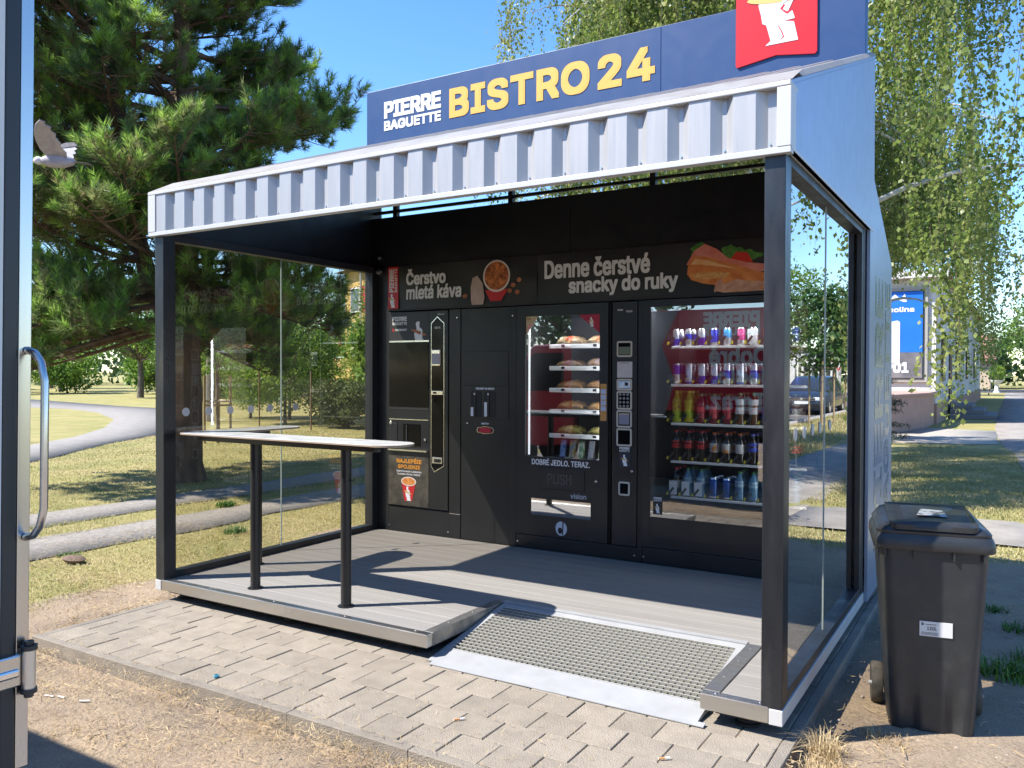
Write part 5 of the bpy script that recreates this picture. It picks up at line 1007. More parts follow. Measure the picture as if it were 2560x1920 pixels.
# ---- big pine
def bez(p0, p1, p2, n): t = np.linspace(0, 1, n)[:, None]; return (1-t)**2*p0+2*t*(1-t)*p1+t*t*p2
def pine(base, stems, zs, rad, nbr, label, seed, tuft=60, nl=.105, name='pine_tree', per=1.):
    global rng; keep = rng; rng = np.random.default_rng(seed)
    t = thing(name, label, 'tree', base); tr = MB()
    for st in stems: tr.tube([Vector(p[:3]) for p in st], [p[3] for p in st], 14)
    tr.build('trunk', m_barkp, t, smooth=True)
    def axis_at(z, st):
        zz = np.array([p[2] for p in st]); return np.array([np.interp(z, zz, [p[0] for p in st]), np.interp(z, zz, [p[1] for p in st]), z])
    lim = MB(); tips = []; dirs = []
    for i in range(nbr):
        u = (i+rng.uniform(0, 1))/nbr; z = zs[0]+(zs[1]-zs[0])*u**1.12; st = stems[rng.integers(len(stems))] if z > stems[-1][0][2]+.3 else stems[0]
        p0 = axis_at(z, st); az = rng.uniform(0, 2*math.pi); L = rad(u, az)*rng.uniform(.72, 1.1)
        d = np.array([math.cos(az), math.sin(az), 0]); el = rng.uniform(-.12, .22)+.35*u
        p1 = p0+d*L*.55+np.array([0, 0, L*(el-.08)]); p2 = p0+d*L+np.array([0, 0, L*(el+.10)])
        if u < .12: p2[2] -= .35*L; p1[2] -= .05*L
        B = bez(p0, p1, p2, 9); r0 = .022+.012*L
        lim.tube([tuple(p) for p in B], [r0*(1-.85*k/8) for k in range(9)], 5, caps=False)
        nsub = int((9+L*9)*per)
        for k in range(nsub):
            s = rng.uniform(.12, 1.0)**.8; q = B[int(s*8)]*(1-(s*8 % 1))+B[min(8, int(s*8)+1)]*(s*8 % 1)
            a2 = az+rng.choice([-1, 1])*rng.uniform(.35, 1.25); l2 = (.25+.32*L*(1-s)+.18)*rng.uniform(.6, 1.2)
            d2 = np.array([math.cos(a2), math.sin(a2), rng.uniform(-.30, 1.0)]); d2 /= np.linalg.norm(d2); e2 = q+d2*l2+np.array([0, 0, .06*l2])
            lim.tube([tuple(q), tuple((q+e2)/2+np.array([0, 0, -.02])), tuple(e2)], [.009, .007, .004], 3, caps=False)
            for m_ in range(int(rng.integers(3, 6))):
                w = rng.uniform(.35, 1.0); b0 = q+(e2-q)*w; dd = d2*.7+np.array([0, 0, .85])+rng.normal(0, .38, 3); dd /= np.linalg.norm(dd); tips.append(b0); dirs.append(dd)
        for m_ in range(4): dd = (B[-1]-B[-2])/np.linalg.norm(B[-1]-B[-2])+np.array([0, 0, .5])+rng.normal(0, .3, 3); dd /= np.linalg.norm(dd); tips.append(B[-1]); dirs.append(dd)
    lim.build('limbs', m_barkp, t)
    P = np.array(tips); Dv = np.array(dirs); kp = (P[:, 2] < 8.2) | (rng.uniform(0, 1, len(P)) < .3); P = P[kp]; Dv = Dv[kp]; n = len(P); sl = rng.uniform(.14, .30, n)
    # needles: thin triangles round each shoot, splayed forward
    k = tuft; s = rng.uniform(0, 1, (n, k)); up_ = np.array([0, 0, 1.])
    A = np.cross(Dv, unit_rand(n)); A /= np.linalg.norm(A, axis=1, keepdims=True); Bv = np.cross(Dv, A); th = rng.uniform(0, 2*math.pi, (n, k))
    rd = A[:, None]*np.cos(th)[..., None]+Bv[:, None]*np.sin(th)[..., None]; fwd = rng.uniform(.35, 1.0, (n, k))+s*.7
    nd_ = rd+Dv[:, None]*fwd[..., None]; nd_ /= np.linalg.norm(nd_, axis=2, keepdims=True)
    r0 = P[:, None]+Dv[:, None]*(s*sl[:, None])[..., None]; ln = nl*rng.uniform(.75, 1.2, (n, k)); e = r0+nd_*ln[..., None]; sd_ = np.cross(nd_, unit_rand(n*k).reshape(n, k, 3)); sd_ /= np.linalg.norm(sd_, axis=2, keepdims=True)
    wv = .0054; V = np.stack([r0-sd_*wv, r0+sd_*wv, e], 2).reshape(-1, 3); F = np.arange(len(V)).reshape(-1, 3)
    fresh = (Dv[:, 2] > .35) & (rng.uniform(0, 1, n) < .75); mi = ((s > .45) & fresh[:, None]).astype(int).ravel()
    fast_mesh('crown', V, F, [m_need, m_needn], t, mi); rng = keep; return t
px0, py0 = -5.38, 4.3
def prad(u, az):
    z = 2.25+9.05*u**1.12; r = np.interp(z, [2.2, 3.2, 6.2, 7.4, 8.6, 11.3], [2.1, 2.55, 2.55, 1.95, 1.6, .5])
    return r*(1+.08*math.sin(3*az+1)+.36*max(0, math.cos(az-R(205)))**2)
pine((px0, py0, GZ), [[(px0, py0, -.1, .34), (px0-.02, py0, .25, .27), (px0+.03, py0, 1.2, .235), (px0-.02, py0, 2.4, .215), (px0+.02, py0+.05, 4.5, .16), (px0-.05, py0, 7, .11), (px0, py0, 11.5, .03)], [(px0, py0, 1.9, .15), (px0-.45, py0-.25, 2.9, .13), (px0-.85, py0-.4, 4.4, .11), (px0-.95, py0-.5, 7, .07), (px0-.9, py0-.5, 9.5, .02)]],
     (2.25, 11.3), prad, 200, 'tall dark pine on the lawn, its trunk right behind the kiosk glass', 11, 58, .125)
m_twig = M('brown_twig', (.11,.075,.05), .8)
# ---- weeping birches
def birch(base, h, R0, nlimb, nstr, label, seed, zlow, leaf=.042, extra=None, az0=None):
    global rng; keep = rng; rng = np.random.default_rng(seed); b = np.array(base, float)
    t = thing('birch_tree', label, 'tree', base); MB().tube([tuple(b+np.array([0, 0, -.1])), tuple(b+np.array([.05, 0, h*.3])), tuple(b+np.array([-.08, .05, h*.6])), tuple(b+np.array([.05, 0, h]))], [.17, .14, .09, .02], 12).build('trunk', m_barkb, t, smooth=True)
    lim = MB(); twg = MB(); ends = []
    for i in range(nlimb):
        z = h*rng.uniform(.28, .92); az = rng.uniform(0, 2*math.pi) if az0 is None else rng.uniform(*az0); L = R0*(1.15-.55*(z/h-.3))*rng.uniform(.6, 1.05); d = np.array([math.cos(az), math.sin(az), 0])
        p0 = b+np.array([0, 0, z]); p1 = p0+d*L*.55+np.array([0, 0, L*.45]); p2 = p0+d*L+np.array([0, 0, L*rng.uniform(-.05, .22)]); B = bez(p0, p1, p2, 10)
        lim.tube([tuple(p) for p in B], [.045*(1-.88*k/9) for k in range(10)], 6, caps=False); ends.append(B)
    PL = []; bund = None
    for i in range(nstr):
        if extra is not None and i < len(extra): q = np.array(extra[i][:3]); L = extra[i][3]
        else:
            if bund is None or i % 7 == 0:
                B = ends[rng.integers(nlimb)]; s = rng.uniform(.25, 1)*8.99; bund = B[int(s)]*(1-s % 1)+B[int(s)+1]*(s % 1)+rng.normal(0, .3, 3); bl = rng.uniform(.9, 2.6)*min(1.5, h/8)
            q = bund+rng.normal(0, .13, 3)*np.array([1, 1, 1.5]); L = bl*rng.uniform(.55, 1.1)
            zl = zlow if not callable(zlow) else zlow(q); L = min(L, max(.5, q[2]-zl-rng.uniform(0, .7)))
            if q[0] > 4.25+.15*(q[1]-2.) or q[2] < zl+.4 or (q[2] > 8.4 and i % 3): continue
            if (5.137-q[0])/(q[1]+3.64) < .04 and .17 < (q[2]-.5*L-1.6)/(q[1]+3.64) < .38 and i % 8: continue
        nn = max(6, int(L/.022)); s = np.linspace(0, 1, nn); sw = rng.normal(0, .13, 2); ph = rng.uniform(0, 6, 2)
        C_ = q+np.stack([sw[0]*s**1.5+.05*np.sin(5*s+ph[0]), sw[1]*s**1.5+.05*np.sin(4.4*s+ph[1]), -L*s+.18*L*np.sin(math.pi*s)*0], -1)
        twg.tube([tuple(C_[0]), tuple(C_[nn//2]), tuple(C_[-1])], [.003, .002, .001], 3, caps=False)
        PL.append(C_+rng.normal(0, .030, (nn, 3))); PL.append(C_[::2]+rng.normal(0, .075, (len(C_[::2]), 3)))
    lim.build('limbs', m_barkb, t); tag(twg.build('twigs', m_twig, t), kind='stuff'); V, F = leaf_quads(np.concatenate(PL), leaf, .72, droop=.5, jit=.5); fast_mesh('crown', V, F, m_birch, t); rng = keep; return t
ex = [(4.62+.12*math.sin(3*i), 5.0+.14*math.cos(5*i), 2.75+.25*math.sin(i*1.7), 1.25+.3*math.sin(2.2*i)) for i in range(9)]+[(4.95+.3*math.sin(2.3*i), 4.6+.25*math.cos(4.1*i), 4.2+.5*math.sin(i*1.3), 1.1+.3*math.cos(i)) for i in range(14)]
ex2 = [(4.32+.62*((i*.618) % 1), 12.2+3.6*((i*.37) % 1), 4.6+1.5*((i*.71) % 1), 2.0+1.5*((i*.29) % 1)) for i in range(44)]
birch((2.35, 7.7, GZ), 10.5, 4.0, 46, 2700, 'weeping birch close behind the kiosk, strands hanging past its side panel', 21, lambda q: 2.3 if q[1] < 7.5 else 3.2, .050, ex)
birch((2.15, 14.5, GZ), 8.4, 3.3, 40, 1300, 'weeping birch in front of the white house', 22, lambda q: 3.6 if q[0] < 4.0 else 1.6, .056, ex2)
birch((-.6, 11.0, GZ), 11.5, 3.4, 36, 900, 'tall birch rising behind the roof sign', 23, 4.5, .05)
# ---- broadleaf trees, shrubs
def broad(name, label, base, trunk_h, crown_c, crown_r, ncl, per, leaf, mat, cat='tree', group=None, seed=1, tr=.12, flat=.85, droop=.15, clr=.34, bark=None):
    global rng; keep = rng; rng = np.random.default_rng(seed); b = np.array(base, float); cc = np.array(crown_c, float); cr = np.array(crown_r, float)
    t = thing(name, label, cat, base, group=group)
    cs = unit_rand(ncl)*(rng.uniform(.15, 1, ncl)**.45)[:, None]*cr*.86+cc; cs = cs[cs[:, 2] > b[2]+.05]
    rr_ = rng.uniform(.7, 1.3, len(cs))*clr*cr.mean(); mb = MB(); topp = b+np.array([0, 0, trunk_h])
    mb.tube([tuple(b+np.array([0, 0, -.05])), tuple(b*.5+topp*.5+rng.normal(0, .04, 3)), tuple(topp)], [tr, tr*.8, tr*.65], 9); mb.build('trunk', bark or m_barkg, t, smooth=True)
    lm = MB()
    for c in cs[::max(1, len(cs)//26)]: lm.tube([tuple(topp-np.array([0, 0, .1])), tuple((topp+c)/2+rng.normal(0, .1*cr.mean(), 3)), tuple(c)], [tr*.4, tr*.22, tr*.06], 5, caps=False)
    lm.build('limbs', bark or m_barkg, t)
    V, F = leaf_quads(clump_points(cs, rr_, per, flat), leaf, .62, droop=droop); fast_mesh('crown', V, F, mat, t); rng = keep; return t
HG = 'shrubs along the wire fence'
lab = ['broad dark green shrub behind the wire fence near the leaning stems', 'yellow-green tall shrub behind the wire fence below the yellow building', 'loose bright shrub at the fence end nearest the kiosk wall', 'low pale shrub mass behind the fence on the open grass', 'tall leafy shrub behind the concrete pole', 'dense green shrub between the pole and the broad dark shrub', 'big rounded shrub well behind the wire fence']
for i, (bx, by, hh, rx, ry, mt, sd_) in enumerate([(-14.2, 14.6, 3.9, 2.2, 1.4, m_bush, 31), (-10.9, 15.4, 3.2, 1.7, 1.4, m_bush, 32), (-8.4, 13.9, 2.3, 1.1, 1.0, m_bush, 33), (-11.3, 14.2, 1.3, 1.5, .7, m_thuja, 34), (-17.6, 16.2, 4.0, 2.2, 1.6, m_bush, 35), (-16.0, 16.5, 4.6, 2.0, 1.6, m_dark, 36), (-12.8, 18.5, 5.4, 2.8, 1.8, m_bush, 37)]):
    broad('shrub', lab[i], (bx, by, GZ), hh*.3, (bx, by, hh*.55), (rx, ry, hh*.5), 60, 260, .085, mt, 'shrub', HG, sd_, .06, clr=.30)
hl = ['beside the farthest park tree', 'left of the path end', 'behind the path bend', 'right of the path bend', 'between two park trees at the bend', 'in front of the great tree', 'near the slim park tree', 'before the dense park tree', 'at the foot of the distant tree']
for i, (bx, by) in enumerate([(-62, 29), (-54, 31), (-47, 34), (-41, 33), (-36, 31), (-48, 46), (-29, 33), (-32, 37), (-70, 34)]): broad('park_shrub', 'wide green shrub %s across the park' % hl[i], (bx, by, GZ), .8, (bx, by, 1.9), (3.6, 2.2, 1.9), 44, 120, .24, m_bush, 'shrub', 'shrubs across the park', 150+i, .08, clr=.34)
FT = 'trees across the park'
far = [(-41, 28, 8, 3.6), (-52, 42, 9, 4.2), (-38, 36, 8, 3.8), (-60, 34, 8, 4.2), (-66, 52, 10, 5), (-33, 42, 9, 4.4), (-27, 36, 8, 3.6), (-46, 55, 11, 5), (-24, 48, 10, 4.6), (-34, 27, 5, 2.6), (-72, 40, 9, 4.6), (-56, 26, 6, 3.2)]
fl_ = ['spreading', 'tall', 'rounded', 'wide', 'very tall', 'dense', 'slim', 'great', 'leafy', 'low', 'distant', 'small']; fo_ = ['beside the park path bend', 'behind the spreading one across the park', 'behind the path bend across the park', 'at the far end of the park path', 'on the far park edge', 'behind the shrubs and fence', 'just behind the fence shrubs', 'behind all the others across the park', 'beyond the yellow building side of the shrubs', 'right at the park path', 'furthest along the park path', 'by the straight part of the park path']
for i, (bx, by, hh, rr0) in enumerate(far): broad('park_tree', '%s green tree %s' % (fl_[i], fo_[i]), (bx, by, GZ), hh*.3, (bx, by, hh*.58), (rr0, rr0, hh*.44), 40, 200, .18, m_haze if i % 3 else m_bush, 'tree', FT, 50+i, .22, clr=.3)
# maple sapling near the kiosk rear corner and a bush by the wall
broad('young_maple', 'young maple with large leaves behind the kiosk back corner', (-5.9, 9.4, GZ), 1.25, (-5.9, 9.4, 2.0), (.75, .75, .9), 26, 60, .13, m_bush, 'tree', None, 71, .05, clr=.33)
def spruce(base, h, r, label, seed):
    global rng; keep = rng; rng = np.random.default_rng(seed); b = np.array(base, float); t = thing('spruce_tree', label, 'tree', base); MB().tube([tuple(b), tuple(b+np.array([0, 0, h]))], [.12, .015], 8).build('trunk', m_barkg, t, smooth=True); lm = MB(); PP = []
    for i in range(120):
        u = rng.uniform(.03, .98); az = rng.uniform(0, 6.28); L = r*(1-u)*rng.uniform(.75, 1.1)+.1; d = np.array([math.cos(az), math.sin(az), -.12]); p0 = b+np.array([0, 0, h*u]); p1 = p0+d*L; lm.tube([tuple(p0), tuple(p1)], [.02, .004], 4, caps=False); k = int(60+170*L); s = rng.uniform(.12, 1, k)[:, None]; PP.append(p0+(p1-p0)*s+rng.normal(0, 1, (k, 3))*np.array([.10, .10, .05])*(1.1-s*.6)*(.5+L*.5))
    lm.build('limbs', m_barkg, t); V, F = leaf_quads(np.concatenate(PP), .10, .16, droop=.25); fast_mesh('crown', V, F, m_spruce, t); rng = keep
spruce((1.75, 18.2, GZ), 4.4, 1.35, 'dark spruce in front of the white house window', 73)

# ---- distant woodland round the horizon, one mass
az = rng.uniform(R(-115), R(50), 26000); dist = rng.uniform(105, 135, 26000); top = 6.5+2.2*np.sin(az*23)+1.6*np.sin(az*51+1)+1.2*np.sin(az*97)
Pw = np.stack([CAM.x+np.sin(az)*dist, CAM.y+np.cos(az)*dist, GZ+top*rng.uniform(0, 1, 26000)**.8], -1); V, F = leaf_quads(Pw, .95, .7); tag(fast_mesh('far_wood', V, F, m_haze), kind='stuff')

BH = ['dense tree across the street in front of the kiosk', 'tall tree across the street behind the truck cab', 'wide tree across the street left of the tall one', 'dark tree at the street corner beyond the truck', 'rounded tree farthest along the street beyond the truck', 'leafy tree across the street behind the truck box']
for i, (bx, by, hh, r0) in enumerate([(3, -20, 9, 4.2), (-8, -18, 10, 4.6), (-17, -15, 8, 4.2), (-26, -9, 9, 4.6), (-34, -1, 8, 4.4), (12, -18, 8, 4.0)]): broad('street_tree', BH[i], (bx, by, GZ), hh*.25, (bx, by, hh*.52), (r0, r0, hh*.48), 46, 110, .30, m_dark, 'tree', 'trees across the street', 120+i, .2, clr=.32)
# ================================================================== BUILDINGS, FENCE, CAR, SMALL THINGS
def ray(u, v): return fw+rt*((u-1280)/2058.41)-up*((v-960)/2058.41)        # direction of a photograph pixel; distance comes from what the thing stands on
m_plw = M('white_plaster', (.66,.65,.63), .9, col2=(.58,.57,.55), vs=3, vd=8, bump=.5, bs=60); m_pink = M('pink_plaster', (.42,.27,.215), .92, col2=(.36,.235,.19), vs=4, vd=8, bump=.6, bs=50)
m_win = M('window_glass', (.03,.04,.05), .06, spec=.7); m_frm = M('window_frame', (.34,.33,.30), .5); m_brn = M('brown_wood', (.10,.045,.03), .6); m_tile = M('roof_tiles', (.22,.11,.075), .85, col2=(.30,.17,.12), vs=20); m_stp = M('step_concrete', (.20,.19,.185), .9, bump=.4, bs=60)
# ---- white house
H = thing('white_house', 'white plastered house with a big shop window, its pale side wall along the pavement', 'house', (0, 30, GZ))
def hx(y): return 3.03+.012*(y-26.3)
MB().add([(-9, 26.3, 0), (3.03, 26.3, 0), (3.4, 57, 0), (-9, 57, 0), (-9, 26.3, 4.95), (3.03, 26.3, 4.95), (3.4, 57, 4.95), (-9, 57, 4.95)], [(0,1,5,4),(1,2,6,5),(2,3,7,6),(3,0,4,7)]).build('wall', m_plw, H)
MB().add([(-9.03, 26.24, GZ), (3.08, 26.24, GZ), (3.45, 57, GZ), (-9.03, 57, GZ), (-9.03, 26.24, .62), (3.08, 26.24, .62), (3.45, 57, .62), (-9.03, 57, .62)], [(0,1,5,4),(1,2,6,5),(2,3,7,6),(3,0,4,7),(4,5,6,7)]).build('plinth', m_pink, H)
MB().add([(-9.3, 25.9, 4.9), (3.35, 25.9, 4.9), (3.75, 57.4, 4.9), (-9.3, 57.4, 4.9), (-3, 30, 5.5), (-3, 54, 5.5)], [(0,1,4),(1,2,5,4),(2,3,5),(3,0,4,5),(0,3,2,1)]).build('roof', m_tile, H)
MB().box(-9.3, 3.4, 25.86, 26.25, 4.7, 4.92).build('eaves_board', m_plw, H)
sw = MB().box(.35, 2.80, 26.2, 26.29, 1.32, 4.42).build('window', m_frm, H, bevel=.01)
MB().box(.47, 2.68, 26.17, 26.2, 1.44, 4.30).build('pane', m_win, sw)
m_adb = M('advert_blue', (.015,.14,.60), .35, col2=(.02,.17,.66), vs=.7); m_adw = M('advert_white', (.66,.67,.70), .4); m_adg = M('advert_grey', (.10,.10,.12), .4, col2=(.20,.19,.20), vs=2)
ad = MB().box(.50, 2.65, 26.155, 26.168, 2.30, 4.28).build('advert', m_adb, sw); MB().box(.50, 2.65, 26.155, 26.168, 1.46, 2.295).build('advert', m_adg, sw)
shape([(.55, 1.95), (.55, 3.05), (1.9, 3.35), (1.98, 3.3), (1.98, 1.95)], m_adw, ad, (0, 26.15, 0), XD, UD, 'printed_house', .004)
text('0 901', m_adw, ad, (1.20, 26.148, 1.62), XD, UD, 1.05, .36, bold=.14); text('molina', m_adw, ad, (1.55, 26.148, 3.62), XD, UD, .85, .17, bold=.12)
shape([(1.60, 3.95), (1.82, 4.22), (1.98, 4.05), (2.12, 4.22), (2.18, 3.95), (2.08, 3.95), (1.97, 4.0), (1.84, 4.1), (1.72, 3.95)], m_adw, ad, (0, 26.148, 0), XD, UD, 'printed_mark', .004)
for ya in (28.2, 35.0, 42.0, 49.0):
    x = hx(ya); w_ = MB().box(x-.06, x+.055, ya, ya+1.5, 1.35, 3.0).build('window', m_brn, H); MB().box(x+.055, x+.065, ya+.12, ya+1.38, 1.47, 2.88).build('pane', m_win, w_)
dr = MB().box(hx(31.6)-.05, hx(31.6)+.05, 31.6, 32.8, .55, 2.7).build('door', m_brn, H); MB().box(hx(31.6)+.05, hx(31.6)+.09, 31.7, 31.75, 1.5, 1.6).build('handle', m_chr, dr)
Lw = thing('low_wall', 'low pink plastered wall running out from the white house', 'wall', (1, 22, GZ))
MB().prism([(-6, 20.1), (2.33, 20.5), (2.98, 24.0), (3.0, 26.22), (-6, 26.22)], 'z', GZ, .96).build('wall_body', m_pink, Lw, bevel=.01); MB().prism([(-6.05, 20.02), (2.37, 20.42), (3.04, 24.0), (3.06, 26.22), (-6.05, 26.22)], 'z', .962, 1.03).build('coping', m_pink, Lw, bevel=.01)
St = thing('house_steps', 'worn grey concrete steps beside the white house wall', 'steps', (4, 31, GZ))
for i in range(3): MB().box(3.22+.002*i, 4.7-.38*i, 29.9+.3*i, 33.4, GZ+.17*i+.001*i, GZ+.17*(i+1)).build('step', m_stp, St, bevel=.02)
Fd = thing('far_house', 'pale low house with brown roof at the far end of the street', 'house', (0, 100, GZ)); MB().box(-9, 3.2, 98, 108, 0, 3.0).build('wall', M('buff_plaster', (.45,.36,.28), .9), Fd); MB().add([(-9.5, 97.4, 3.0), (3.7, 97.4, 3.0), (3.7, 108.6, 3.0), (-9.5, 108.6, 3.0), (-9.5, 103, 6), (3.7, 103, 6)], [(0,1,5,4),(2,3,4,5),(1,2,5),(3,0,4)]).build('roof', m_tile, Fd)
for x in (-6, -3, 0): w_ = MB().box(x, x+1.2, 97.9, 98.0, 1.0, 2.2).build('window', m_frm, Fd); MB().box(x+.1, x+1.1, 97.88, 97.9, 1.1, 2.1).build('pane', m_win, w_)
Pl = thing('utility_pole', 'tall grey utility pole beside the street pavement', 'pole', (6.35, 62, GZ)); MB().tube([(6.35, 62, GZ), (6.35, 62, 9)], [.16, .10], 10).build('shaft', m_barkg, Pl, smooth=True); MB().box(5.6, 7.1, 61.9, 62.05, 8.3, 8.42).build('cross_arm', m_barkg, Pl)
Pt = thing('flower_bowl', 'round green topiary in a white stone pot by the far lawn', 'planter', (4.05, 78, GZ)); MB().lathe([(.3, 0), (.16, .25), (.16, .7), (.45, .95), (.5, 1.1)], (4.05, 78, GZ), 14).build('pot', m_plw, Pt, smooth=True)
V, F_ = leaf_quads(clump_points(np.array([[4.05, 78, 1.75]]), [.7], 900), .16); fast_mesh('foliage', V, F_, m_bush, Pt)
# ---- yellow building seen through the glass
c = CAM+ray(880, 800)*44.0; YB = thing('yellow_building', 'yellow ochre block with red window panels beyond the shrubs', 'building', (c.x, c.y, GZ), R(-27)); m_och = M('ochre_plaster', (.52,.37,.13), .9, col2=(.46,.33,.12), vs=1.5, vd=8); m_rpn = M('red_panel', (.42,.06,.05), .6); m_rfg = M('grey_roof', (.26,.23,.20), .8); m_cur = M('blue_curtain_window', (.16,.20,.27), .25)
def yb_(name, mat, *a, par=None): return MB().box(*a).build(name, mat, par or YB, local=True)
yb_('wall', m_och, -1.0, 9, 0, 8, 0, 7.0); yb_('wall', m_och, -9, -1.02, 1.6, 8, 0, 4.9)
MB().add([(-1.5, -.5, 7.0), (9.5, -.5, 7.0), (9.5, 8.5, 7.0), (-1.5, 8.5, 7.0), (3, 4, 8.7), (5, 4, 8.7)], [(0,1,5,4),(1,2,5),(2,3,4,5),(3,0,4)]).build('roof', m_rfg, YB, local=True); MB().add([(-9.5, 1.1, 4.9), (-1.02, 1.1, 4.9), (-1.02, 8, 5.9), (-9.5, 8, 5.9)], [(0,1,2,3)]).build('roof', m_rfg, YB, local=True)
yb_('balcony', m_och, -1.2, 9, -.62, -.02, 1.3, 2.35); yb_('balcony_rail', M('pale_rail', (.45,.55,.50), .5), -1.2, 9, -.66, -.58, 2.36, 2.44)
for z in (2.45, 4.75):
    for x in (.0, 2.3, 4.6, 6.9):
        p_ = yb_('window_panel', m_rpn, x-.12, x+2.05, -.05, .02, z, z+1.35); w_ = yb_('window', m_pw, x, x+1.25, -.08, -.05, z+.02, z+1.33, par=p_); yb_('pane', m_cur if z < 4 else m_win, x+.08, x+1.17, -.10, -.08, z+.1, z+1.25, par=p_)
for x in (-2.6, -4.4, -6.2):
    p_ = yb_('window_panel', m_rpn, x-.1, x+1.3, 1.55, 1.6, 2.4, 3.9); yb_('pane', m_win, x+.5, x+1.0, 1.52, 1.55, 2.55, 3.75, par=p_)
MB().tube([(1.65, -.15, 0), (1.65, -.15, 6.9)], .06, 8).build('downpipe', m_galv, YB, smooth=True, local=True)
# ---- wire fence along the shrubs
Fn = thing('wire_fence', 'sagging chain link fence with thin rusty posts before the shrubs', 'fence', (-12, 13.4, GZ)); m_wire = M('fence_wire', (.16,.15,.14), .6, .5); m_fpost = M('rusty_post', (.20,.12,.07), .8)
fp = [(-19.5, 14.4), (-16.3, 13.7), (-14.0, 13.4), (-11.55, 13.06), (-9.34, 12.95), (-6.6, 12.9), (-3.5, 12.85)]
for x, y in fp: MB().tube([(x, y, GZ-.05), (x, y, 1.62)], .022, 7).build('post', m_fpost, Fn, smooth=True)
wm = MB()
for (xa, ya), (xb, yb2) in zip(fp[:-1], fp[1:]):
    L = math.dist((xa, ya), (xb, yb2)); k = int(L/.11)
    for i in range(-9, k):
        for sg in (1, -1):
            a = max(0, i*.11); zlo = max(0, (0-i*.11)) if i < 0 else 0; b = min(L, i*.11+1.35); 
            if b-a < .05: continue
            za, zb = (a-i*.11), (b-i*.11)
            if sg < 0: za, zb = 1.35-za, 1.35-zb
            A = (xa+(xb-xa)*a/L, ya+(yb2-ya)*a/L, .05+za); B = (xa+(xb-xa)*b/L, ya+(yb2-ya)*b/L, .05+zb); wm.tube([A, B], .0022, 3, caps=False)
    wm.tube([(xa, ya, 1.42), ((xa+xb)/2, (ya+yb2)/2, 1.39), (xb, yb2, 1.42)], .003, 3, caps=False)
tag(wm.build('wire_mesh', m_wire, Fn), kind='stuff')
Cp = thing('concrete_pole', 'weathered concrete pole standing behind the staked sapling', 'pole', (-17.2, 14.2, GZ)); MB().tube([(-17.2, 14.2, GZ), (-17.2, 14.2, 6.5)], [.13, .09], 8).build('shaft', m_kerb, Cp, smooth=True); MB().box(-17.6, -16.8, 14.15, 14.25, 6.2, 6.3).build('cross_arm', m_kerb, Cp)
# ---- staked trees
m_stake = M('stake_wood', (.34,.25,.14), .8, col2=(.26,.19,.11), vs=6)
def staked(base, label, h, crown_r, cz, n, mat, seed, sh=1.55, sr=.33, leaf=.10, cb_z=None):
    t = broad('staked_tree', label, base, cz*.9, (base[0], base[1], cz), (crown_r, crown_r, (h-cz)), n, 70, leaf, mat, 'tree', 'young trees tied to stakes', seed, .035, clr=.36)
    b = Vector(base); P3 = [b+Vector((sr*math.cos(a), sr*math.sin(a), 0)) for a in (.3, 2.4, 4.5)]
    for p in P3: MB().tube([tuple(p), (p.x, p.y, b.z+sh)], .03, 7).build('stake', m_stake, t, smooth=True)
    for zz in ([sh*.62, sh*.56] if cb_z is None else [cb_z, cb_z-.2]):
        for a, b_ in ((0, 1), (1, 2), (2, 0)): MB().tube([(P3[a].x, P3[a].y, b.z+zz), (P3[b_].x, P3[b_].y, b.z+zz)], .022, 6).build('stake_rail', m_stake, t, smooth=True)
    return t
staked((-10.3, 8.9, GZ), 'thin sapling tied between three stakes on the lawn behind the kiosk glass', 2.7, .55, 2.0, 10, m_bush, 81, 1.55, .32, .08)
staked((8.45, 23.4, GZ), 'leafy young tree between stakes on the verge by the parked car', 4.6, 1.25, 3.1, 34, m_dark, 82, 2.1, .42, .16, 2.0)
staked((9.0, 33.5, GZ), 'young tree between stakes further up the verge', 4.6, 1.3, 3.1, 34, m_dark, 83, 2.1, .42, .16, 2.0)
staked((8.2, 14.0, GZ), 'young tree between stakes on the verge level with the spruce', 4.2, 1.0, 3.0, 26, m_dark, 84, 2.1, .42, .14, 2.0)
for i, (bx, by, hh, r0) in enumerate([(11.5, 62, 9, 3.6), (8.0, 48, 7.5, 2.8), (17.5, 55, 10, 4.0), (18.5, 38, 8, 3.4), (7.6, 84, 9, 4.0), (17.8, 90, 11, 5.0), (-1.5, 66, 9, 4.2), (1.5, 84, 8, 3.6), (13, 120, 12, 6)]):
    broad('street_tree', ['big roadside tree past the parked car', 'full roadside tree on the verge before the big one', 'broad tree on the other side of the road', 'bushy tree across the road from the parked car', 'dark tree on the verge near the far crossing', 'large tree across the road near the crossing', 'tree rising behind the white house', 'smaller tree behind the white house end', 'far tree closing the road'][i], (bx, by, GZ), hh*.28, (bx, by, hh*.58), (r0, r0, hh*.44), 46, 120, .24, m_dark if i % 2 else m_bush, 'tree', 'trees along the street', 90+i, .2, clr=.3)
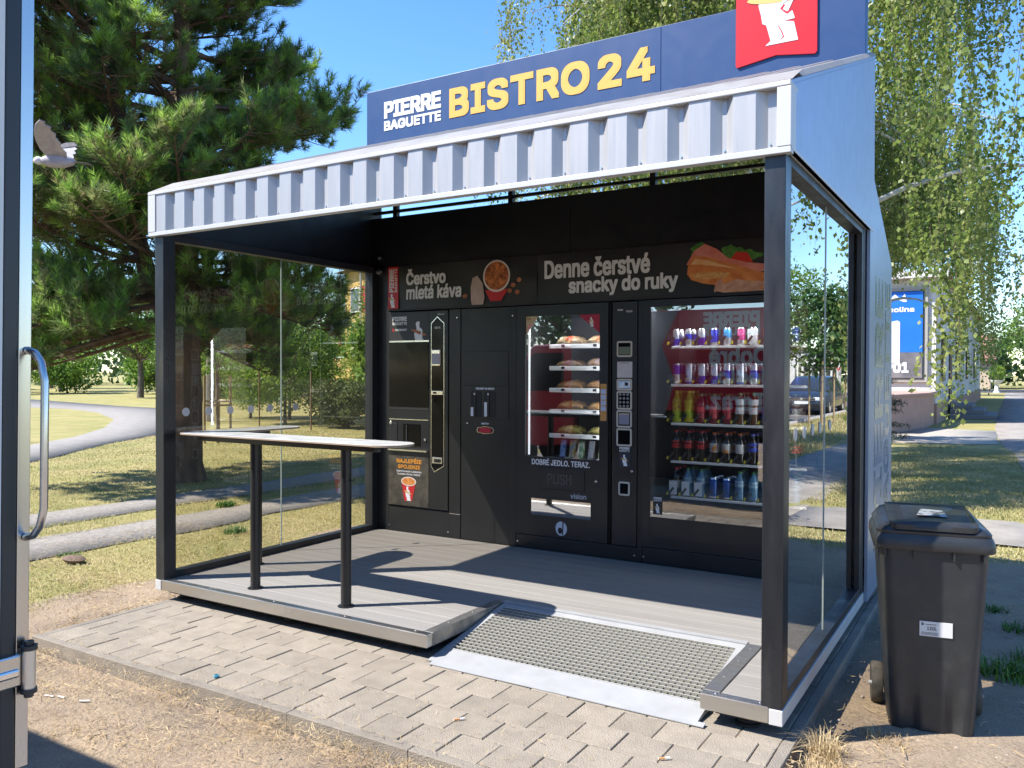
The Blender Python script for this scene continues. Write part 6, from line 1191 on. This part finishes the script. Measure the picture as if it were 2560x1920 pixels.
# ---- parked car (mirrored in the side glass)
m_car = M('car_blue_grey', (.045,.065,.095), .25, .5, coat=.6); m_tyre = M('tyre', (.02,.02,.02), .8); m_lamp = M('head_lamp', (.7,.72,.74), .1, spec=.8)
Ca = thing('parked_car', 'blue-grey estate car parked on the road by the staked tree', 'car', (10.35, 31.9, GZ+.006))
def carsec(y): return None
sec = [(-2.35, .70, .30, .62), (-2.25, .84, .22, .72), (-1.5, .90, .20, .90), (-.75, .91, .20, .98), (.0, .91, .20, .98), (1.2, .91, .20, .98), (2.1, .88, .22, .96), (2.4, .78, .30, .86)]
mb = MB(); n = 12
for y, w, zl, zh in sec:
    for a, b in ((-.86, 0), (-1, .2), (-1, .55), (-.97, .8), (-.88, 1), (-.3, 1.02), (.3, 1.02), (.88, 1), (.97, .8), (1, .55), (1, .2), (.86, 0)): mb.v.append((w*a, y, zl+(zh-zl)*b))
for i in range(len(sec)-1):
    for j in range(n): q = (j+1) % n; mb.f.append((i*n+j, i*n+q, (i+1)*n+q, (i+1)*n+j)); mb.m.append(0)
mb.f += [tuple(range(n-1, -1, -1)), tuple((len(sec)-1)*n+j for j in range(n))]; mb.m += [0, 0]
body = mb.build('body', m_car, Ca, smooth=True, local=True)
cab = [(-1.35, .84, .95), (-.55, .66, 1.42), (.3, .64, 1.50), (1.5, .62, 1.46), (2.25, .72, .98)]; mb = MB()
for y, w, z in cab: mb.v += [(-w, y, z), (-w*.8, y, z+.02), (w*.8, y, z+.02), (w, y, z), (.86, y, .93), (-.86, y, .93)]
for i in range(4):
    for j in range(6): q = (j+1) % 6; mb.f.append((i*6+j, i*6+q, i*6+6+q, i*6+6+j)); mb.m.append(1 if (j in (3, 5)) or (i == 0 and j in (0, 1, 2)) or (i == 3 and j in (0, 1, 2)) else 0)
mb.f += [(0, 5, 4, 3, 2, 1), (24, 25, 26, 27, 28, 29)]; mb.m += [1, 1]
mb.build('cabin', [m_car, m_win], Ca, smooth=True, local=True)
for sx in (-1, 1):
    MB().box(sx*.60-.17, sx*.60+.17, -2.36, -2.22, .56, .70).build('headlight', m_lamp, Ca, bevel=.03, local=True); MB().box(sx*.98-.08, sx*.98+.08, -.85, -.68, .98, 1.1).build('door_mirror', m_car, Ca, bevel=.03, local=True)
    for y in (-1.45, 1.4): w = MB().lathe([(.2, -.09), (.31, -.1), (.325, -.06), (.325, .06), (.31, .1), (.2, .09)], (sx*.80, y, .325), 24, 'x').build('wheel', m_tyre, Ca, smooth=True, local=True); MB().lathe([(.21, -.095), (.21, .095)], (sx*.80, y, .325), 16, 'x').build('wheel_rim', m_galv, w, smooth=True, local=True)
MB().box(-.50, .50, -2.385, -2.30, .55, .68).build('grille', m_drk, Ca, local=True); MB().box(-.66, .66, -2.38, -2.28, .26, .42).build('air_intake', m_drk, Ca, local=True); MB().box(-.26, .26, -2.40, -2.36, .44, .54).build('number_plate', m_pw, Ca, local=True); MB().lathe([(.055, -2.40), (.055, -2.385)], (0, 0, .63), 16, 'y').build('badge', m_chr, Ca, smooth=True, local=True)
for zz in (.58, .65): MB().box(-.48, .48, -2.39, -2.385, zz, zz+.015).build('grille_bar', m_chr, Ca, local=True)
YS = thing('yield_sign', 'red-edged triangular yield sign on a grey post by the road', 'sign', (16.2, 72, GZ)); MB().tube([(16.2, 72, GZ), (16.2, 72, 2.3)], .03, 8).build('post', m_galv, YS, smooth=True)
pr_ = shape([(15.72, 2.62), (16.2, 1.78), (16.68, 2.62)], m_red, YS, (0, 71.95, 0), XD, UD, 'sign_plate', .01); shape([(15.90, 2.52), (16.2, 1.98), (16.50, 2.52)], m_wht, pr_, (0, 71.935, 0), XD, UD, 'sign_field', .005)
RB = thing('roadside_hall', 'long white low hall across the road', 'building', (24, 75, GZ)); MB().box(19, 40, 66, 90, 0, 3.6).build('wall', m_plw, RB); MB().box(18.8, 40.2, 65.8, 90.2, 3.6, 3.9).build('roof', m_rfg, RB)
for i in range(6): MB().box(18.94, 19.0, 68+3.4*i, 70+3.4*i, 1.1, 2.4).build('window', m_win, RB)
# overhead wires mirrored in the side glass
Wp = thing('street_pole', 'wooden street pole carrying overhead wires across the road', 'pole', (16.6, 12, GZ)); MB().tube([(16.6, 12, GZ), (16.6, 12, 8.4)], [.15, .11], 8).build('shaft', m_barkg, Wp, smooth=True)
for i, (zz, dx) in enumerate(((8.2, 0), (7.9, .3), (7.75, .35), (7.2, -.2))):
    pts = [(16.6+dx, -30+k*12, zz-(.5 if k % 2 else 0)) for k in range(12)]; MB().tube(pts, .014 if i < 3 else .028, 4).build('wire', m_drk, Wp)
# ---- things lying about
m_but = M('cigarette_paper', (.72,.70,.66), .8); m_fil = M('cigarette_filter', (.55,.26,.10), .8)
def at_ground(u, v, z): d = ray(u, v); return CAM+d*((z-CAM.z)/d.z)
for i, (u, v, z, a, f_, l_) in enumerate([(122, 1749, GZ, .3, 0, 'white cigarette butt on the soil nearest the truck corner'), (152, 1752, GZ, .1, 0, 'white cigarette butt lying on the soil between two others'), (210, 1763, GZ, .6, 0, 'long white cigarette butt on the soil in front of the kerb'), (1146, 1801, .001, .9, 1, 'orange cigarette butt on the pavers near the ramp end'), (1659, 1899, .001, .7, 1, 'orange cigarette butt in a paver joint below the ramp corner')]):
    p = at_ground(u, v, z); o = MB().tube([(-.022, 0, 0), (.006, 0, 0), (.028, 0, 0)], .0045, 8, m=0)
    o.m = [1 if f_ and k < 8 else 0 for k in range(len(o.f))]; o = o.build('cigarette_butt', [m_but, m_fil], smooth=True); o.location = (p.x, p.y, (ground_z(p.x, p.y) if z < 0 else z)+.006); o.rotation_euler = (0, 0, a); tag(o, l_, 'litter')
p = at_ground(541, 1693, 0); o = MB().lathe([(.010, 0), (.014, .001), (.014, .010), (.011, .012), (.010, .004)], n=14).build('plastic_ring', M('cap_cyan', (.05,.30,.42), .4), smooth=True); o.location = (p.x, p.y, .001); tag(o, 'small blue plastic ring lying on the pavers near the kerb', 'litter')
# ---- grass, straw and pebbles
def blades(name, P, h, w, lean, mat, seg2=False):
    n = len(P); az = rng.uniform(0, 2*math.pi, n); hh = h*rng.uniform(.5, 1.3, n); d = np.stack([np.cos(az), np.sin(az), np.zeros(n)], -1); ln = (lean*rng.uniform(.2, 1.3, n))[:, None]
    sd = np.stack([-np.sin(az), np.cos(az), np.zeros(n)], -1)*(w*.5); mid = P+d*ln*hh[:, None]*.35+np.array([0, 0, 1.])*hh[:, None]*.6; tip = P+d*ln*hh[:, None]+np.array([0, 0, 1.])*(hh*np.clip(1-.45*ln[:, 0], .12, 1))[:, None]
    V = np.stack([P-sd, P+sd, mid+sd*.7, tip, mid-sd*.7], 1).reshape(-1, 3); k = np.arange(n)*5; F = np.concatenate([np.stack([k, k+1, k+2], -1), np.stack([k, k+2, k+4], -1), np.stack([k+4, k+2, k+3], -1)])
    return tag(fast_mesh(name, V, F, mat), kind='stuff')
m_grass = leaf_mat('lawn_blades', [(.16,.21,.055), (.32,.30,.12), (.48,.41,.21), (.60,.50,.30)], 1.1, .3, .6, 25.)
m_straw = leaf_mat('dry_straw', [(.22,.145,.075), (.38,.27,.14), (.50,.38,.21), (.60,.48,.28)], 3., .15, .7, 30.)
m_weed = leaf_mat('weed_leaves', [(.04,.11,.015), (.08,.18,.025), (.14,.24,.04)], 3., .3, .5, 20.)
def scatter(n, x0, x1, y0, y1, keep):
    P = np.stack([rng.uniform(x0, x1, n), rng.uniform(y0, y1, n)], -1); k = keep(P[:, 0], P[:, 1]); P = P[rng.uniform(0, 1, n) < k]; return np.concatenate([P, ground_z(P[:, 0], P[:, 1])[:, None]-.003], -1)
def patch(x, y): return .5+.5*np.sin(1.9*x+2.3*np.sin(1.1*y))*np.sin(2.3*y+1.7*np.sin(.9*x))
def lawn_ok(x, y):
    off = ((x > -4.30) & (x < -3.52)) | ((x > -2.86) & (x < -2.08)) | ((x < np.interp(y, [.5, 4.63, 7.17, 9.51, 12.4], [-7.2, -9.85, -11.91, -13.42, -16.2])) & (x > np.interp(y, [.5, 4, 6.66, 8.08, 10.34], [-9.2, -11.5, -13.5, -14.55, -16.9]))); return np.where(off, .0, 1.)*(1-dirt_amount(x, y))*(.45+.55*patch(x, y))*~((x > -.1) & (x < 4.4) & (y < 3.6) & (y > -1))
blades('grass', scatter(130000, -6.5, -.1, -.8, 8.5, lawn_ok), .034, .006, 1.5, m_grass)
def lawn2(x, y): return lawn_ok(x, y)*.8
blades('grass', scatter(70000, -14, -5.5, 1.5, 13, lawn2), .04, .012, 1.4, m_grass)
blades('grass', scatter(50000, 3.2, 5.6, 4.1, 17, lambda x, y: (1-dirt_amount(x, y))*(.4+.6*patch(x, y))*~((x > 4.7) & (y > 5.4) & (y < 6.95))), .045, .009, 1.2, m_grass)
blades('grass', scatter(26000, 6.9, 9.2, 6, 34, lambda x, y: .6+.4*patch(x, y)), .10, .014, .7, m_grass)
# straw lies nearly flat in drifts
def flat_straw(name, P, L, w):
    n = len(P); az = rng.uniform(0, 2*math.pi, n)+.4*np.sin(3*P[:, 0]); l = L*rng.uniform(.4, 1.5, n); c = rng.normal(0, .5, n); z0 = rng.uniform(.002, .016, n); pts = []
    for s in (0., .5, 1.):
        a = az+c*(s-.5); pts.append(np.stack([P[:, 0]+np.cos(a)*l*(s-.5), P[:, 1]+np.sin(a)*l*(s-.5), P[:, 2]+z0+(.012*rng.uniform(-.5, 1.6, n) if s != .5 else .004)], -1))
    sd = np.stack([-np.sin(az), np.cos(az), rng.normal(0, .5, n)], -1)*(w*.5); V = np.concatenate([np.stack([p-sd, p+sd], 1) for p in pts], 1).reshape(-1, 3); k = np.arange(n)*6
    F = np.concatenate([np.stack([k, k+1, k+3, k+2], -1), np.stack([k+2, k+3, k+5, k+4], -1)]); return tag(fast_mesh(name, V, F, m_straw), kind='stuff')
def drift(x, y): t = .5+.5*np.sin(3.1*x+1.9*np.sin(2.7*y+.5))*np.sin(4.3*y+2.1*np.sin(1.9*x)); return t**2
nopav = lambda x, y: ~((x > .06) & (x < 4.37) & (y > -.925) & (y < 3.6))
flat_straw('dry_grass', scatter(42000, -1.2, 3.9, -2.3, -.90, lambda x, y: nopav(x, y)*(.12+.75*drift(x, y)+.9*np.exp(-((y+1.0)/.09)**2)*drift(2*x, y+1))), .040, .0019)
flat_straw('dry_grass', scatter(14000, -2.5, .12, -1.3, 2.1, lambda x, y: nopav(x, y)*(.15+.7*drift(x, y)+.8*np.exp(-((x-.03)/.12)**2))), .045, .0026)
flat_straw('dry_grass', scatter(5000, 4.36, 5.9, -.7, 4.4, lambda x, y: .10+.5*drift(x, y)+.9*np.exp(-((x-4.6)/.25)**2-((y+.05)/.3)**2)), .07, .0026)
ps = rng.uniform(0, 1, (420, 2)); Pp = np.stack([.15+4.1*ps[:, 0], -.88+.5*ps[:, 1]**2.2, np.full(420, -.002)], -1); flat_straw('dry_grass', Pp, .025, .0018)
def tuft(cx, cy, r, n, h, w, lean, mat, nm): a = rng.uniform(0, 6.28, n); q = r*rng.uniform(0, 1, n)**.7; P = np.stack([cx+np.cos(a)*q, cy+np.sin(a)*q, np.full(n, GZ-.01)], -1); return blades(nm, P, h, w, lean, mat)
for cx, cy, r, n, h in ((4.47, .02, .07, 260, .13), (4.52, -.12, .10, 420, .07), (4.62, -.22, .12, 420, .05), (4.62, .33, .06, 150, .06), (4.45, -.24, .07, 200, .06), (4.72, .28, .08, 200, .05)): tuft(cx, cy, r, n, h, .0028, 1.0, m_straw, 'dry_grass')
for cx, cy, r, n, h in ((5.16, 1.55, .16, 220, .10), (5.3, 1.9, .15, 200, .09), (5.22, 2.5, .12, 120, .06), (5.05, 2.9, .1, 100, .05), (-2.0, .55, .1, 90, .04), (-2.95, 3.05, .12, 150, .10), (-1.55, 2.0, .12, 150, .09)): tuft(cx, cy, r, n, h, .010, .9, m_weed, 'weeds')
m_peb = M('pebbles', (.26,.21,.17), .9, col2=(.42,.37,.31), vs=30, world_co=True)
def pebbles(n, x0, x1, y0, y1, keep, smin, smax):
    P = scatter(n, x0, x1, y0, y1, keep); n = len(P); s = (smin*(smax/smin)**(rng.uniform(0, 1, n)**3))[:, None, None]
    base = np.array([[1,0,0],[-1,0,0],[0,1,0],[0,-1,0],[0,0,.7],[0,0,-.7]], float)*np.ones((n, 1, 1)); base *= rng.uniform(.6, 1.2, (n, 6, 1)); V = (P[:, None]+base*s).reshape(-1, 3); t = np.array([(0,2,4),(2,1,4),(1,3,4),(3,0,4),(2,0,5),(1,2,5),(3,1,5),(0,3,5)]); F = (t[None]+np.arange(n)[:, None, None]*6).reshape(-1, 3)
    return tag(fast_mesh('gravel', V, F, m_peb, smooth=True), kind='stuff')
pebbles(5000, -2.4, 4.2, -2.4, 2, lambda x, y: nopav(x, y)*dirt_amount(x, y), .0025, .012); pebbles(3500, 4.37, 6, -.7, 4.5, lambda x, y: 1.+0*x, .003, .014)
pebbles(260, .2, 4.3, -.88, 0, lambda x, y: 1.+0*x, .002, .005).location.z = .03
p = at_ground(185, 1405, GZ); o = MB().lathe([(.02, 0), (.09, .01), (.11, .035), (.08, .06), (.02, .07)], n=12).build('earth_clod', M('clod_brown', (.13,.085,.06), .95, col2=(.2,.14,.1), vs=30, bump=1., bs=60), smooth=True); o.location = (p.x, p.y, GZ); o.scale = (1.2, .7, .8); tag(o, 'brown earth clod lying in the grass before the concrete strip', 'clod')
